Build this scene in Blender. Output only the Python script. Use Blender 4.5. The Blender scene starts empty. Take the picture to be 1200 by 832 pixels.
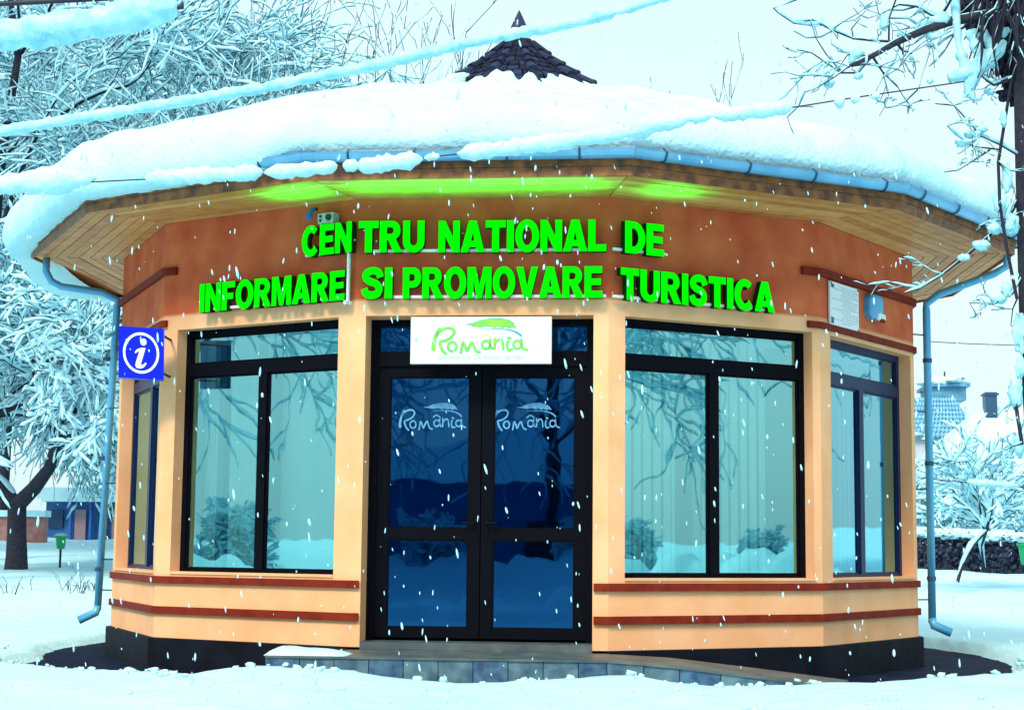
import bpy, math, random
from math import sin, cos, pi, radians, sqrt, atan2, hypot
from mathutils import Vector, noise
random.seed(7)
sc = bpy.context.scene
COL = sc.collection

# ------------------------------------------------------------------ camera
CF, CX, CY, CZ, PIT, ROL, YAW = 1944.07, 1.261, -13.328, 1.2571, 0.115316, 0.009918, 0.075138
def ray(px, py):
    x3 = (px - 600) / CF; z3 = -(py - 416) / CF
    c, s = cos(ROL), sin(ROL); x = c * x3 - s * z3; z2 = s * x3 + c * z3
    c, s = cos(PIT), sin(PIT); y = c - s * z2; z = s + c * z2
    c, s = cos(YAW), sin(YAW)
    return Vector((c * x - s * y, s * x + c * y, z))
CAMP = Vector((CX, CY, CZ))
def at(px, py, Y):
    r = ray(px, py); return CAMP + r * ((Y - CY) / r.y)
fw = ray(600, 416).normalized(); up = (ray(600, 316) - ray(600, 416)).normalized(); rt = fw.cross(up).normalized(); up = rt.cross(fw)
cd = bpy.data.cameras.new('camera'); cam = bpy.data.objects.new('camera', cd); COL.objects.link(cam)
cam.location = CAMP
from mathutils import Matrix
cam.rotation_euler = Matrix((rt, up, -fw)).transposed().to_euler()
cd.sensor_width = 36; cd.lens = 36 * CF / 1200; cd.clip_end = 2000
sc.camera = cam

# ------------------------------------------------------------------ light
SUN_EL, SUN_AZ = radians(44), radians(-22)        # from the front left, high cloud
w = bpy.data.worlds.new('World'); sc.world = w; w.use_nodes = True
nt = w.node_tree; nt.nodes.clear()
sky = nt.nodes.new('ShaderNodeTexSky'); sky.sky_type = 'NISHITA'; sky.sun_disc = False
sky.sun_elevation = SUN_EL; sky.sun_rotation = pi - SUN_AZ * -1; sky.dust_density = 4; sky.air_density = 1.0
b1 = nt.nodes.new('ShaderNodeBackground'); b1.inputs[1].default_value = 0.05
b2 = nt.nodes.new('ShaderNodeBackground'); b2.inputs[0].default_value = (0.76, 0.98, 1.0, 1); b2.inputs[1].default_value = 0.66
ad = nt.nodes.new('ShaderNodeAddShader'); wo = nt.nodes.new('ShaderNodeOutputWorld')
nt.links.new(sky.outputs[0], b1.inputs[0]); nt.links.new(b1.outputs[0], ad.inputs[0]); nt.links.new(b2.outputs[0], ad.inputs[1])
nt.links.new(ad.outputs[0], wo.inputs[0])
sd = bpy.data.lights.new('overcast_sun', 'SUN'); sd.energy = 2.8; sd.angle = radians(16); sd.color = (1, .86, .70)
so = bpy.data.objects.new('overcast_sun', sd); COL.objects.link(so)
so.rotation_euler = Vector((sin(SUN_AZ) * cos(SUN_EL), -cos(SUN_AZ) * cos(SUN_EL), sin(SUN_EL))).to_track_quat('Z', 'Y').to_euler()
sc.view_settings.view_transform = 'Standard'; sc.view_settings.look = 'None'
sc.view_settings.exposure = 0.42; sc.view_settings.gamma = 1; sc.view_settings.use_curve_mapping = False
sc.cycles.max_bounces = 8; sc.cycles.transparent_max_bounces = 16; sc.cycles.use_denoising = True
sc.cycles.caustics_reflective = False

# ------------------------------------------------------------------ materials
MATS = {}
def mat(name, col, rough=.6, metal=0, col2=None, nscale=6, bump=0, bscale=60, emit=None, spec=.5, stretch=(1, 1, 1), detail=4, ramp=(.35, .65), sub=0, bdist=.01):
    m = bpy.data.materials.new(name); m.use_nodes = True; n = m.node_tree; p = n.nodes['Principled BSDF']
    p.inputs['Base Color'].default_value = (*col, 1); p.inputs['Roughness'].default_value = rough
    p.inputs['Metallic'].default_value = metal; p.inputs['Specular IOR Level'].default_value = spec
    tc = n.nodes.new('ShaderNodeTexCoord'); mp = n.nodes.new('ShaderNodeMapping'); mp.inputs['Scale'].default_value = stretch
    n.links.new(tc.outputs['Object'], mp.inputs[0])
    if col2:
        nz = n.nodes.new('ShaderNodeTexNoise'); nz.inputs['Scale'].default_value = nscale; nz.inputs['Detail'].default_value = detail
        n.links.new(mp.outputs[0], nz.inputs['Vector'])
        r = n.nodes.new('ShaderNodeValToRGB'); r.color_ramp.elements[0].position = ramp[0]; r.color_ramp.elements[1].position = ramp[1]
        r.color_ramp.elements[0].color = (*col, 1); r.color_ramp.elements[1].color = (*col2, 1)
        n.links.new(nz.outputs[0], r.inputs[0]); n.links.new(r.outputs[0], p.inputs['Base Color'])
    if bump:
        nb = n.nodes.new('ShaderNodeTexNoise'); nb.inputs['Scale'].default_value = bscale; nb.inputs['Detail'].default_value = 5
        n.links.new(mp.outputs[0], nb.inputs['Vector'])
        b = n.nodes.new('ShaderNodeBump'); b.inputs['Strength'].default_value = bump; b.inputs['Distance'].default_value = bdist
        n.links.new(nb.outputs[0], b.inputs['Height']); n.links.new(b.outputs[0], p.inputs['Normal'])
    if emit:
        p.inputs['Emission Color'].default_value = (*emit[0], 1); p.inputs['Emission Strength'].default_value = emit[1]
    if sub:
        p.inputs['Subsurface Weight'].default_value = sub; p.inputs['Subsurface Radius'].default_value = (.02, .06, .1); p.inputs['Subsurface Scale'].default_value = .5
    MATS[name] = m; return m
def glass(name, tint, refl, ior=1.5, gcol=(.62, .9, 1)):
    m = bpy.data.materials.new(name); m.use_nodes = True; n = m.node_tree; n.nodes.clear()
    t = n.nodes.new('ShaderNodeBsdfTransparent'); t.inputs[0].default_value = (*tint, 1)
    g = n.nodes.new('ShaderNodeBsdfGlossy'); g.inputs['Roughness'].default_value = .015; g.inputs[0].default_value = (*gcol, 1)
    f = n.nodes.new('ShaderNodeFresnel'); f.inputs[0].default_value = ior
    ml = n.nodes.new('ShaderNodeMath'); ml.operation = 'MULTIPLY_ADD'; ml.inputs[1].default_value = 1.3; ml.inputs[2].default_value = refl; ml.use_clamp = True
    nz = n.nodes.new('ShaderNodeTexNoise'); nz.inputs['Scale'].default_value = 1.7; tc = n.nodes.new('ShaderNodeTexCoord')
    bp = n.nodes.new('ShaderNodeBump'); bp.inputs['Strength'].default_value = .07; bp.inputs['Distance'].default_value = .02
    n.links.new(tc.outputs['Object'], nz.inputs['Vector']); n.links.new(nz.outputs[0], bp.inputs['Height']); n.links.new(bp.outputs[0], g.inputs['Normal'])
    mx = n.nodes.new('ShaderNodeMixShader'); o = n.nodes.new('ShaderNodeOutputMaterial')
    n.links.new(f.outputs[0], ml.inputs[0]); n.links.new(ml.outputs[0], mx.inputs[0]); n.links.new(t.outputs[0], mx.inputs[1]); n.links.new(g.outputs[0], mx.inputs[2])
    n.links.new(mx.outputs[0], o.inputs[0]); MATS[name] = m; return m

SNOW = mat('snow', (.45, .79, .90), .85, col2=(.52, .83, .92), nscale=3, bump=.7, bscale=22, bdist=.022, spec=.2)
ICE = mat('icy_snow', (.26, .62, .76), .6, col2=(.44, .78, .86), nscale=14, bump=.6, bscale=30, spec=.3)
PLAST = mat('painted_plaster', (.84, .42, .205), .9, col2=(.90, .50, .28), nscale=2.2, bump=.5, bscale=130, bdist=.005, spec=.12)
def eave_shade_and_dirt(m):      # shade under the eaves put into the plaster colour: deeper terracotta above the lower trim; faint water streaks and splash dirt
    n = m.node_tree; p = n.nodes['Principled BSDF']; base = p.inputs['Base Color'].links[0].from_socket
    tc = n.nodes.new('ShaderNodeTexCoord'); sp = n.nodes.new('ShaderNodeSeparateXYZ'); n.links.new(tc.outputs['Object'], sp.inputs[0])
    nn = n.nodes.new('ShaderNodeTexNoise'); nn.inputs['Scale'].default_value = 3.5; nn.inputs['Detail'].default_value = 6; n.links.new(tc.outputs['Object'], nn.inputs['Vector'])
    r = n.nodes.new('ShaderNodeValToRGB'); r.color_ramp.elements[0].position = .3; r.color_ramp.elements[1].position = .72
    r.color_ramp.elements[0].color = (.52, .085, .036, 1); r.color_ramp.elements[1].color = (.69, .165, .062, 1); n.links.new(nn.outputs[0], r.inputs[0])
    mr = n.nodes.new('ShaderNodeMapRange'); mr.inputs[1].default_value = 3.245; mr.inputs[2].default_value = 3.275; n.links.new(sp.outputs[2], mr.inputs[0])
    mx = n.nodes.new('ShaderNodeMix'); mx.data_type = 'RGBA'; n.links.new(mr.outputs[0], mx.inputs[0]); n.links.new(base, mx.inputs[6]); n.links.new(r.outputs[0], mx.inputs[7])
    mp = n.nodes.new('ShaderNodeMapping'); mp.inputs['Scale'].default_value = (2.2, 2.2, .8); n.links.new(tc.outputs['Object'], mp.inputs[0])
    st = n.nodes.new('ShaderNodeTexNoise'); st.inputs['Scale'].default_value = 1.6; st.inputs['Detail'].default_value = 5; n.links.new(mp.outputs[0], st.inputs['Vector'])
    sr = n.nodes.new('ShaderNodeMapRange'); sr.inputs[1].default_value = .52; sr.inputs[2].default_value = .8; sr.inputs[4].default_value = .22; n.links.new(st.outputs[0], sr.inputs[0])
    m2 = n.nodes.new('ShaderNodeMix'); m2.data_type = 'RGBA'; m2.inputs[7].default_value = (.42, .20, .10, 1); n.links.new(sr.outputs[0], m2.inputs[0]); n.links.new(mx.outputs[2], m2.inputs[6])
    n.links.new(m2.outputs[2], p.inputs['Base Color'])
eave_shade_and_dirt(PLAST)
TRIM = mat('red_brown_trim', (.15, .014, .006), .7, col2=(.22, .024, .010), nscale=9, bump=.2, bscale=80, spec=.12)
PLINTH = mat('black_plinth', (.003, .004, .008), .7, col2=(.006, .008, .018), nscale=5, bump=.4, bscale=30, spec=.12)
FRAME = mat('dark_window_frame', (.002, .0025, .006), .5, spec=.06)
FRAMEB = mat('blue_window_frame', (.006, .018, .07), .4, spec=.2)
WOOD = [mat('soffit_wood_%d' % i, c, .55, col2=c2, nscale=7, stretch=(1, 1, 1), bump=.25, bscale=40, spec=.3) for i, (c, c2) in enumerate([((.64, .27, .075), (.74, .34, .11)), ((.55, .21, .05), (.66, .29, .09)), ((.68, .32, .10), (.78, .40, .15)), ((.48, .18, .05), (.62, .26, .08))])]
FASC = mat('fascia_wood', (.34, .11, .025), .6, col2=(.10, .035, .018), nscale=11, bump=.4, bscale=50)
GUT = mat('blue_gutter_metal', (.10, .34, .58), .32, metal=.35, col2=(.16, .44, .68), nscale=4, spec=.6)
GUTD = mat('dark_bracket_metal', (.03, .08, .16), .4, metal=.5)
LET = mat('green_letter_face', (.0, .25, .0), .7, emit=((0.0, 1.0, .0), .62), spec=.05)
LETS = mat('green_letter_side', (.0, .03, .004), .6, spec=.1)
WHITEM = mat('white_metal', (.75, .8, .83), .35, spec=.5)
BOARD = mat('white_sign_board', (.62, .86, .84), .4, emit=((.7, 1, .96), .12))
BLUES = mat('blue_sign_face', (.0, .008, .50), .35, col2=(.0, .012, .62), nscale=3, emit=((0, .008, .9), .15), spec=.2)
BLUED = mat('blue_sign_side', (.02, .16, .55), .4)
WSYM = mat('white_symbol', (.85, .93, .97), .5)
LOGOT = mat('logo_teal', (.01, .33, .16), .5)
LOGOG = mat('logo_green', (.28, .72, .05), .5, col2=(.10, .58, .06), nscale=9)
LOGOB = mat('logo_blue', (.02, .30, .55), .5)
LOGOO = mat('logo_orange', (.85, .42, .18), .5)
LOGOGR = mat('logo_grey', (.38, .46, .50), .5)
DECAL = mat('pale_blue_decal', (.12, .38, .62), .5, col2=(.06, .24, .48), nscale=30)
BLIND = mat('pale_green_blind', (.40, .88, .80), .7, col2=(.60, .95, .90), nscale=3, stretch=(1, 1, .3))
BLINDD = mat('dark_blind', (.05, .10, .14), .7)
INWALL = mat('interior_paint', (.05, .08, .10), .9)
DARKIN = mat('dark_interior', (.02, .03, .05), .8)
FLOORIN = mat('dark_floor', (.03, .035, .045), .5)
SLATE = mat('slate_facing', (.035, .085, .15), .55, col2=(.10, .20, .24), nscale=9, bump=.5, bscale=25, spec=.4)
SLATE2 = mat('slate_facing_blue', (.02, .05, .13), .55, col2=(.06, .15, .24), nscale=12, bump=.5, bscale=25, spec=.4)
PAVETOP = mat('platform_top', (.04, .065, .085), .45, col2=(.10, .13, .13), nscale=4, bump=.2, bscale=40)
WET = mat('wet_pavement', (.003, .006, .02), .8, col2=(.008, .016, .045), nscale=2.5, bump=.5, bscale=14, spec=.06)
TILE = [mat('roof_tile_%d' % i, c, .6, bump=.3, bscale=40, spec=.15) for i, c in enumerate([(.008, .012, .035), (.018, .026, .07), (.006, .009, .026)])]
SPIKE = mat('dark_spire_metal', (.012, .012, .05), .4, metal=.3)
BARK = mat('dark_bark', (.010, .010, .024), .9, col2=(.03, .027, .045), nscale=20, bump=.8, bscale=35)
TWIG = mat('twig_bark', (.014, .012, .032), .9)
WIRE = mat('black_wire', (.012, .012, .03), .6)
GREENB = mat('green_bin_plastic', (.0, .36, .12), .45)
GLW = glass('window_glass', (.82, 1, 1), .42, gcol=(.38, .93, 1))
GLD = glass('door_glass', (.12, .25, .5), .12, gcol=(.05, .36, 1))
GLS = glass('side_window_glass', (.4, .8, .95), .45, gcol=(.40, .86, 1))
HEDGE = mat('dark_hedge_leaf', (.012, .022, .06), .8, col2=(.03, .05, .10), nscale=8)
PIPE = mat('pale_blue_pipe', (.07, .33, .60), .35, metal=.2, col2=(.12, .44, .70), nscale=3, stretch=(1, 1, .3))
PIPED = mat('dark_pipe_back', (.02, .06, .16), .4)
HBLUE = mat('far_blue_wall', (.03, .12, .32), .8, col2=(.05, .18, .42), nscale=3)
HRED = mat('far_red_wall', (.30, .10, .09), .8, col2=(.40, .2, .19), nscale=3, bump=.4, bscale=8)
HPINK = mat('far_pink_panel', (.50, .27, .30), .8, col2=(.40, .3, .36), nscale=2)
HGREY = mat('far_grey_wall', (.42, .45, .50), .85)
SCALE = mat('blue_roof_scale', (.05, .20, .34), .5, col2=(.10, .30, .45), nscale=3)
GREYB = mat('grey_box', (.36, .44, .45), .5)

# ------------------------------------------------------------------ helpers
class MB:
    def __init__(s): s.v = []; s.f = []; s.mi = []
    def add(s, vs, fs, mi=0):
        o = len(s.v); s.v += [tuple(v) for v in vs]; s.f += [tuple(i + o for i in f) for f in fs]; s.mi += [mi] * len(fs)
    def box8(s, p, mi=0):   # p: 4 bottom + 4 top, counterclockwise seen from above
        s.add(p, [(0, 3, 2, 1), (4, 5, 6, 7), (0, 1, 5, 4), (1, 2, 6, 5), (2, 3, 7, 6), (3, 0, 4, 7)], mi)
    def box(s, x0, x1, y0, y1, z0, z1, mi=0):
        s.box8([(x0, y0, z0), (x1, y0, z0), (x1, y1, z0), (x0, y1, z0), (x0, y0, z1), (x1, y0, z1), (x1, y1, z1), (x0, y1, z1)], mi)
    def tube(s, pts, rad, n=6, mi=0, caps=True, sq=1.0):
        m = len(pts)
        if not hasattr(rad, '__len__'): rad = [rad] * m
        pts = [Vector(p) for p in pts]
        d0 = (pts[1] - pts[0]).normalized(); ref = Vector((0, 0, 1)) if abs(d0.z) < .9 else Vector((1, 0, 0))
        u = d0.cross(ref).normalized(); rings = []
        for i in range(m):
            a = pts[max(0, i - 1)]; b = pts[min(m - 1, i + 1)]; d = (b - a)
            d = d.normalized() if d.length > 1e-9 else d0
            u = (u - d * u.dot(d)); u = u.normalized() if u.length > 1e-6 else d.orthogonal().normalized()
            v = d.cross(u)
            rings.append([pts[i] + (u * cos(2 * pi * k / n) + v * sin(2 * pi * k / n) * sq) * rad[i] for k in range(n)])
        vs = [q for r in rings for q in r]; fs = []
        for i in range(m - 1):
            for k in range(n):
                fs.append((i * n + k, i * n + (k + 1) % n, (i + 1) * n + (k + 1) % n, (i + 1) * n + k))
        if caps: fs.append(tuple(range(n - 1, -1, -1))); fs.append(tuple((m - 1) * n + k for k in range(n)))
        s.add(vs, fs, mi)
    def build(s, name, m, parent=None, smooth=False):
        me = bpy.data.meshes.new(name); me.from_pydata(s.v, [], s.f)
        for q in (m if isinstance(m, (list, tuple)) else [m]): me.materials.append(q)
        if isinstance(m, (list, tuple)) and len(m) > 1: me.polygons.foreach_set('material_index', s.mi)
        if smooth: me.polygons.foreach_set('use_smooth', [True] * len(me.polygons))
        me.update(); o = bpy.data.objects.new(name, me); COL.objects.link(o)
        if parent: o.parent = parent
        return o
def clump(mb, c, rx, ry, rz, seed=0, n=14, m=10, amp=.5):
    vs = [(c[0], c[1], c[2] + rz)]; 
    for j in range(1, m):
        ph = pi * j / m
        for i in range(n):
            a = 2 * pi * i / n; d = Vector((sin(ph) * cos(a), sin(ph) * sin(a), cos(ph))); k = 1 + amp * nz(d.x * 1.7 + seed * 3.1, d.y * 1.7, d.z * 1.7 + seed, 1.2) + amp * .4 * nz(d.x * 4 + seed, d.y * 4, d.z * 4, 1.0)
            vs.append((c[0] + d.x * rx * k, c[1] + d.y * ry * k, c[2] + d.z * rz * k))
    vs.append((c[0], c[1], c[2] - rz)); fs = [(0, 1 + i, 1 + (i + 1) % n) for i in range(n)]
    for j in range(m - 2):
        for i in range(n): fs.append((1 + j * n + i, 1 + (j + 1) * n + i, 1 + (j + 1) * n + (i + 1) % n, 1 + j * n + (i + 1) % n))
    L = len(vs) - 1; fs += [(L, 1 + (m - 2) * n + (i + 1) % n, 1 + (m - 2) * n + i) for i in range(n)]
    mb.add(vs, fs)
def tag(o, label, cat, group=None):
    o['label'] = label; o['category'] = cat
    if group: o['group'] = group
    return o
def thing(name, label, cat, group=None):
    o = bpy.data.objects.new(name, None); COL.objects.link(o); return tag(o, label, cat, group)
def struct(o): o['kind'] = 'structure'; return o
def stuff(o): o['kind'] = 'stuff'; return o
def nz(x, y=0, z=0, s=1.0): return noise.noise(Vector((x * s, y * s, z * s)))

# ------------------------------------------------------------------ the plan of the building
CEN = Vector((0, 3.97))
V = [(-3.884, 2.833), (-2.922, 1.007), (-1.038, .026), (1.041, -.029), (2.849, 1.087), (3.947, 2.907)]
S = [(-4.755, 2.647), (-3.442, .409), (-1.285, -.786), (1.214, -.866), (3.428, .456), (4.847, 2.621)]
for k in range(6):                                  # the six corners at the back
    a = radians(105 + 30 * k)
    V.append((4.06 * sin(a), 3.97 - 4.06 * cos(a))); S.append((4.93 * sin(a), 3.97 - 4.93 * cos(a)))
Z0, ZT = .453, 4.10
class Facet:
    def __init__(f, i):
        f.a = Vector(V[i]); f.b = Vector(V[(i + 1) % 12]); d = f.b - f.a; f.L = d.length; f.d = d.normalized(); f.n = Vector((f.d.y, -f.d.x))
        p = Vector(V[i - 1]); q = Vector(V[(i + 2) % 12])
        f.t0 = math.tan(f.d.angle((f.a - p).normalized()) / 2); f.t1 = math.tan(f.d.angle((q - f.b).normalized()) / 2)
    def pt(f, s, z, off=0):
        q = f.a + f.d * s + f.n * off; return (q.x, q.y, z)
    def box(f, mb, s0, s1, z0, z1, o0, o1, mi=0, m0=False, m1=False):   # o0 inner, o1 outer; mitred where it meets a corner
        def e0(o): return s0 - (o * f.t0 if m0 else 0)
        def e1(o): return s1 + (o * f.t1 if m1 else 0)
        mb.box8([f.pt(e0(o1), z0, o1), f.pt(e1(o1), z0, o1), f.pt(e1(o0), z0, o0), f.pt(e0(o0), z0, o0),
                 f.pt(e0(o1), z1, o1), f.pt(e1(o1), z1, o1), f.pt(e1(o0), z1, o0), f.pt(e0(o0), z1, o0)], mi)
FA = [Facet(i) for i in range(12)]
bld = thing('information_centre', 'round terracotta one-storey pavilion with dark windows and deep snow on its eaves', 'building')

# walls with real openings
HOLES = {0: (.12, 1.97, 1.0, 3.13), 1: (.17, 1.955, 1.0, 3.13), 2: (.09, 1.957, Z0, 3.13), 3: (.155, 2.04, 1.0, 3.13), 4: (.21, 2.04, 1.0, 3.13)}
TH = .30
for i, f in enumerate(FA):
    mb = MB(); h = HOLES.get(i)
    ss = [0, f.L] if not h else [0, h[0], h[1], f.L]
    zs = [Z0, ZT] if not h else ([Z0, h[2], h[3], ZT] if h[2] > Z0 else [Z0, h[3], ZT])
    for k in range(len(ss) - 1):
        for j in range(len(zs) - 1):
            if h and k == 1 and zs[j] == h[2]: continue
            for o, flip in ((0, False), (-TH, True)):
                def X(s): return s + (TH * f.t0 if (o and s == 0) else 0) - (TH * f.t1 if (o and s == f.L) else 0)
                q = [f.pt(X(ss[k]), zs[j], o), f.pt(X(ss[k + 1]), zs[j], o), f.pt(X(ss[k + 1]), zs[j + 1], o), f.pt(X(ss[k]), zs[j + 1], o)]
                mb.add(q, [(3, 2, 1, 0) if flip else (0, 1, 2, 3)], 1 if flip else 0)
    if h:
        a, b, c, d = h
        P = lambda s, z, o: f.pt(s, z, o)
        mb.add([P(a, c, 0), P(a, d, 0), P(a, d, -TH), P(a, c, -TH)], [(0, 1, 2, 3)])
        mb.add([P(b, c, 0), P(b, d, 0), P(b, d, -TH), P(b, c, -TH)], [(3, 2, 1, 0)])
        mb.add([P(a, d, 0), P(b, d, 0), P(b, d, -TH), P(a, d, -TH)], [(0, 1, 2, 3)])
        if c > Z0: mb.add([P(a, c, 0), P(b, c, 0), P(b, c, -TH), P(a, c, -TH)], [(3, 2, 1, 0)])
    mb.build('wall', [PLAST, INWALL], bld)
    # plinth slightly proud of the wall
    mb = MB()
    if i == 2: pass
    f.box(mb, 0, f.L, .10, Z0 - .002, -.25, .045 if i != 2 else -.03, m0=True, m1=True)
    mb.build('plinth', PLINTH, bld)
    # trim bands
    def band(s0, s1, z0, z1, m0, m1, proud=.028):
        mb = MB(); f.box(mb, s0, s1, z0, z1, .001, proud, m0=m0, m1=m1); mb.build('trim_band', TRIM, bld)
    if i == 2:
        for (s0, s1, m0, m1) in ((0, .078, True, False), (1.967, f.L, False, True)):
            band(s0, s1, .918, .98, m0, m1); band(s0, s1, .657, .721, m0, m1)
    else:
        band(0, f.L, .918, .98, True, True); band(0, f.L, .657, .721, True, True)
    if i not in (1, 2, 3):
        band(0, f.L, 3.625, 3.692, True, True, .035); band(0, f.L, 3.165, 3.222, True, True, .03)
    if i == 1: band(0, .15, 3.625, 3.692, True, False, .035); band(0, .05, 3.165, 3.222, True, False, .03)
    if i == 3: band(f.L - .2, f.L, 3.625, 3.692, False, True, .035); band(f.L - .14, f.L, 3.165, 3.222, False, True, .03)

# windows
def window(i, frm, gl, inset=.12):
    f = FA[i]; a, b, c, d = HOLES[i]; o1 = -inset; o0 = -inset - .07; fw_ = .055
    W = MB(); f.box(W, a, a + fw_, c, d, o0, o1); f.box(W, b - fw_, b, c, d, o0, o1)
    f.box(W, a + fw_, b - fw_, c, c + .045, o0, o1); f.box(W, a + fw_, b - fw_, d - fw_, d, o0, o1)
    win = W.build('window', frm, bld)
    m = MB(); f.box(m, a + fw_, b - fw_, 2.725, 2.83, o0, o1 + .004); m.build('transom', frm, win)
    mid = (a + b) / 2
    m = MB(); f.box(m, mid - .045, mid + .045, c + .045, 2.725, o0, o1 + .006); m.build('mullion', frm, win)
    for (s0, s1, z0, z1) in ((a + fw_, b - fw_, 2.83, d - fw_), (a + fw_, mid - .045, c + .045, 2.725), (mid + .045, b - fw_, c + .045, 2.725)):
        # bead round each pane
        m = MB(); g = .018
        for q in ((s0, s0 + g, z0, z1), (s1 - g, s1, z0, z1), (s0 + g, s1 - g, z0, z0 + g), (s0 + g, s1 - g, z1 - g, z1)): f.box(m, *q, o0 + .02, o1 - .015)
        m.build('glazing_bead', frm, win)
        m = MB(); m.add([f.pt(s0 + .005, z0 + .005, o0 + .045), f.pt(s1 - .005, z0 + .005, o0 + .045), f.pt(s1 - .005, z1 - .005, o0 + .045), f.pt(s0 + .005, z1 - .005, o0 + .045)], [(0, 1, 2, 3)])
        m.build('pane', gl, win)
    m = MB(); f.box(m, a - .0, b, c + .001, c + .022, -inset + .002, .012); m.build('sill', PLAST, win)
    return win
window(0, FRAMEB, GLS); window(1, FRAME, GLW); window(3, FRAME, GLW); window(4, FRAMEB, GLS)

# door
f = FA[2]; DI = .25
mb = MB(); a, b, d = .09, 1.957, 3.13
f.box(mb, a, a + .065, .495, d, -DI - .09, -DI); f.box(mb, b - .065, b, .495, d, -DI - .09, -DI)
f.box(mb, a + .065, b - .065, 3.075, d, -DI - .09, -DI); f.box(mb, a + .065, b - .065, 2.74, 2.865, -DI - .09, -DI + .01)
dfr = mb.build('door_frame', FRAME, bld)
mb = MB(); mb.add([f.pt(a + .065, 2.865, -DI - .05), f.pt(b - .065, 2.865, -DI - .05), f.pt(b - .065, 3.075, -DI - .05), f.pt(a + .065, 3.075, -DI - .05)], [(0, 1, 2, 3)])
mb.build('pane', GLD, dfr)
mid = (a + b) / 2
for s0, s1, side in ((a + .067, mid - .004, 0), (mid + .004, b - .067, 1)):
    mb = MB(); t = .095; o0, o1 = -DI - .07, -DI - .012
    f.box(mb, s0, s0 + t, .52, 2.738, o0, o1); f.box(mb, s1 - t, s1, .52, 2.738, o0, o1)
    f.box(mb, s0 + t, s1 - t, .52, .60, o0, o1); f.box(mb, s0 + t, s1 - t, 1.315, 1.405, o0, o1); f.box(mb, s0 + t, s1 - t, 2.655, 2.738, o0, o1)
    leaf = mb.build('door', FRAME, bld)
    for z0, z1 in ((.60, 1.315), (1.405, 2.655)):
        mb = MB(); mb.add([f.pt(s0 + t, z0, o0 + .03), f.pt(s1 - t, z0, o0 + .03), f.pt(s1 - t, z1, o0 + .03), f.pt(s0 + t, z1, o0 + .03)], [(0, 1, 2, 3)])
        mb.build('pane', GLD, leaf)
        mb = MB(); g = .012
        for q in ((s0 + t, s0 + t + g, z0, z1), (s1 - t - g, s1 - t, z0, z1), (s0 + t + g, s1 - t - g, z0, z0 + g), (s0 + t + g, s1 - t - g, z1 - g, z1)): f.box(mb, *q, o0 + .034, o1 - .008)
        mb.build('glazing_bead', FRAME, leaf)
    hs = s1 - .045 if side == 0 else s0 + .045
    mb = MB(); f.box(mb, hs - .016, hs + .016, 1.33, 1.52, o1, o1 + .008); mb.tube([f.pt(hs, 1.45, o1 + .008), f.pt(hs, 1.45, o1 + .05), f.pt(hs + (-.1 if side == 0 else .1), 1.45, o1 + .055)], .009, 6)
    mb.build('handle', FRAME, leaf)
mb = MB(); f.box(mb, a, b, Z0 - .02, .495, -TH, -.002); mb.build('threshold', PAVETOP, bld)

# interior: floor, ceiling
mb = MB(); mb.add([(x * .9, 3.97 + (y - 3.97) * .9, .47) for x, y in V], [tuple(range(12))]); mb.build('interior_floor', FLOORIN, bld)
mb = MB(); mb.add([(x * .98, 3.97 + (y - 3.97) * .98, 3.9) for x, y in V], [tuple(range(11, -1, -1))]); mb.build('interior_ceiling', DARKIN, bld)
mb = MB(); mb.box(-1.0, -.3, 5.2, 5.8, .48, 1.5); mb.box(-1.05, 1.3, 5.1, 5.2, .48, 1.55)
tag(mb.build('reception_counter', DARKIN), 'dark reception counter seen dimly through the glass entrance doors', 'counter')

# vertical blinds behind the windows
BL = {0: ('grey vertical blind behind the narrow window beside the blue sign', []), 1: ('pale green vertical blind behind the large window left of the doors', [(.30, .42), (.74, 1.06)]),
      3: ('pale green vertical blind behind the large window right of the doors', [(.16, .30), (.86, 1.08), (1.86, 2.1)]), 4: ('pale blind behind the window under the white plaque', [(1.55, 2.1)])}
for i, (lab, gaps) in BL.items():
    f = FA[i]; a, b, c, d = HOLES[i]; bt = thing('vertical_blind', lab, 'blind', 'vertical blinds behind the windows')
    mb = MB(); f.box(mb, a, b, 3.02, 3.07, -.42, -.36); mb.build('head_rail', WHITEM, bt)
    s = a + .02; k = 0
    while s < b - .02:
        if not any(g0 <= s + .03 < g1 for g0, g1 in gaps):
            tw = .012 + .012 * nz(k * 3.1, i, 0, 1.3); mb = MB(); o = -.39
            mb.box8([f.pt(s, c - .05, o + tw), f.pt(s + .086, c - .05, o - tw), f.pt(s + .086, c - .05, o - tw - .003), f.pt(s, c - .05, o + tw - .003),
                     f.pt(s, 3.02, o + tw), f.pt(s + .086, 3.02, o - tw), f.pt(s + .086, 3.02, o - tw - .003), f.pt(s, 3.02, o + tw - .003)])
            mb.build('slat', BLIND, bt)
        else:
            if (k % 3) == 1:
                mb = MB(); mb.box8([f.pt(s, c - .05, -.40), f.pt(s + .03, c - .05, -.40), f.pt(s + .03, c - .05, -.49), f.pt(s, c - .05, -.49), f.pt(s, 3.02, -.40), f.pt(s + .03, 3.02, -.40), f.pt(s + .03, 3.02, -.49), f.pt(s, 3.02, -.49)])
                mb.build('slat', BLIND, bt)
        s += .098; k += 1

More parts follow.
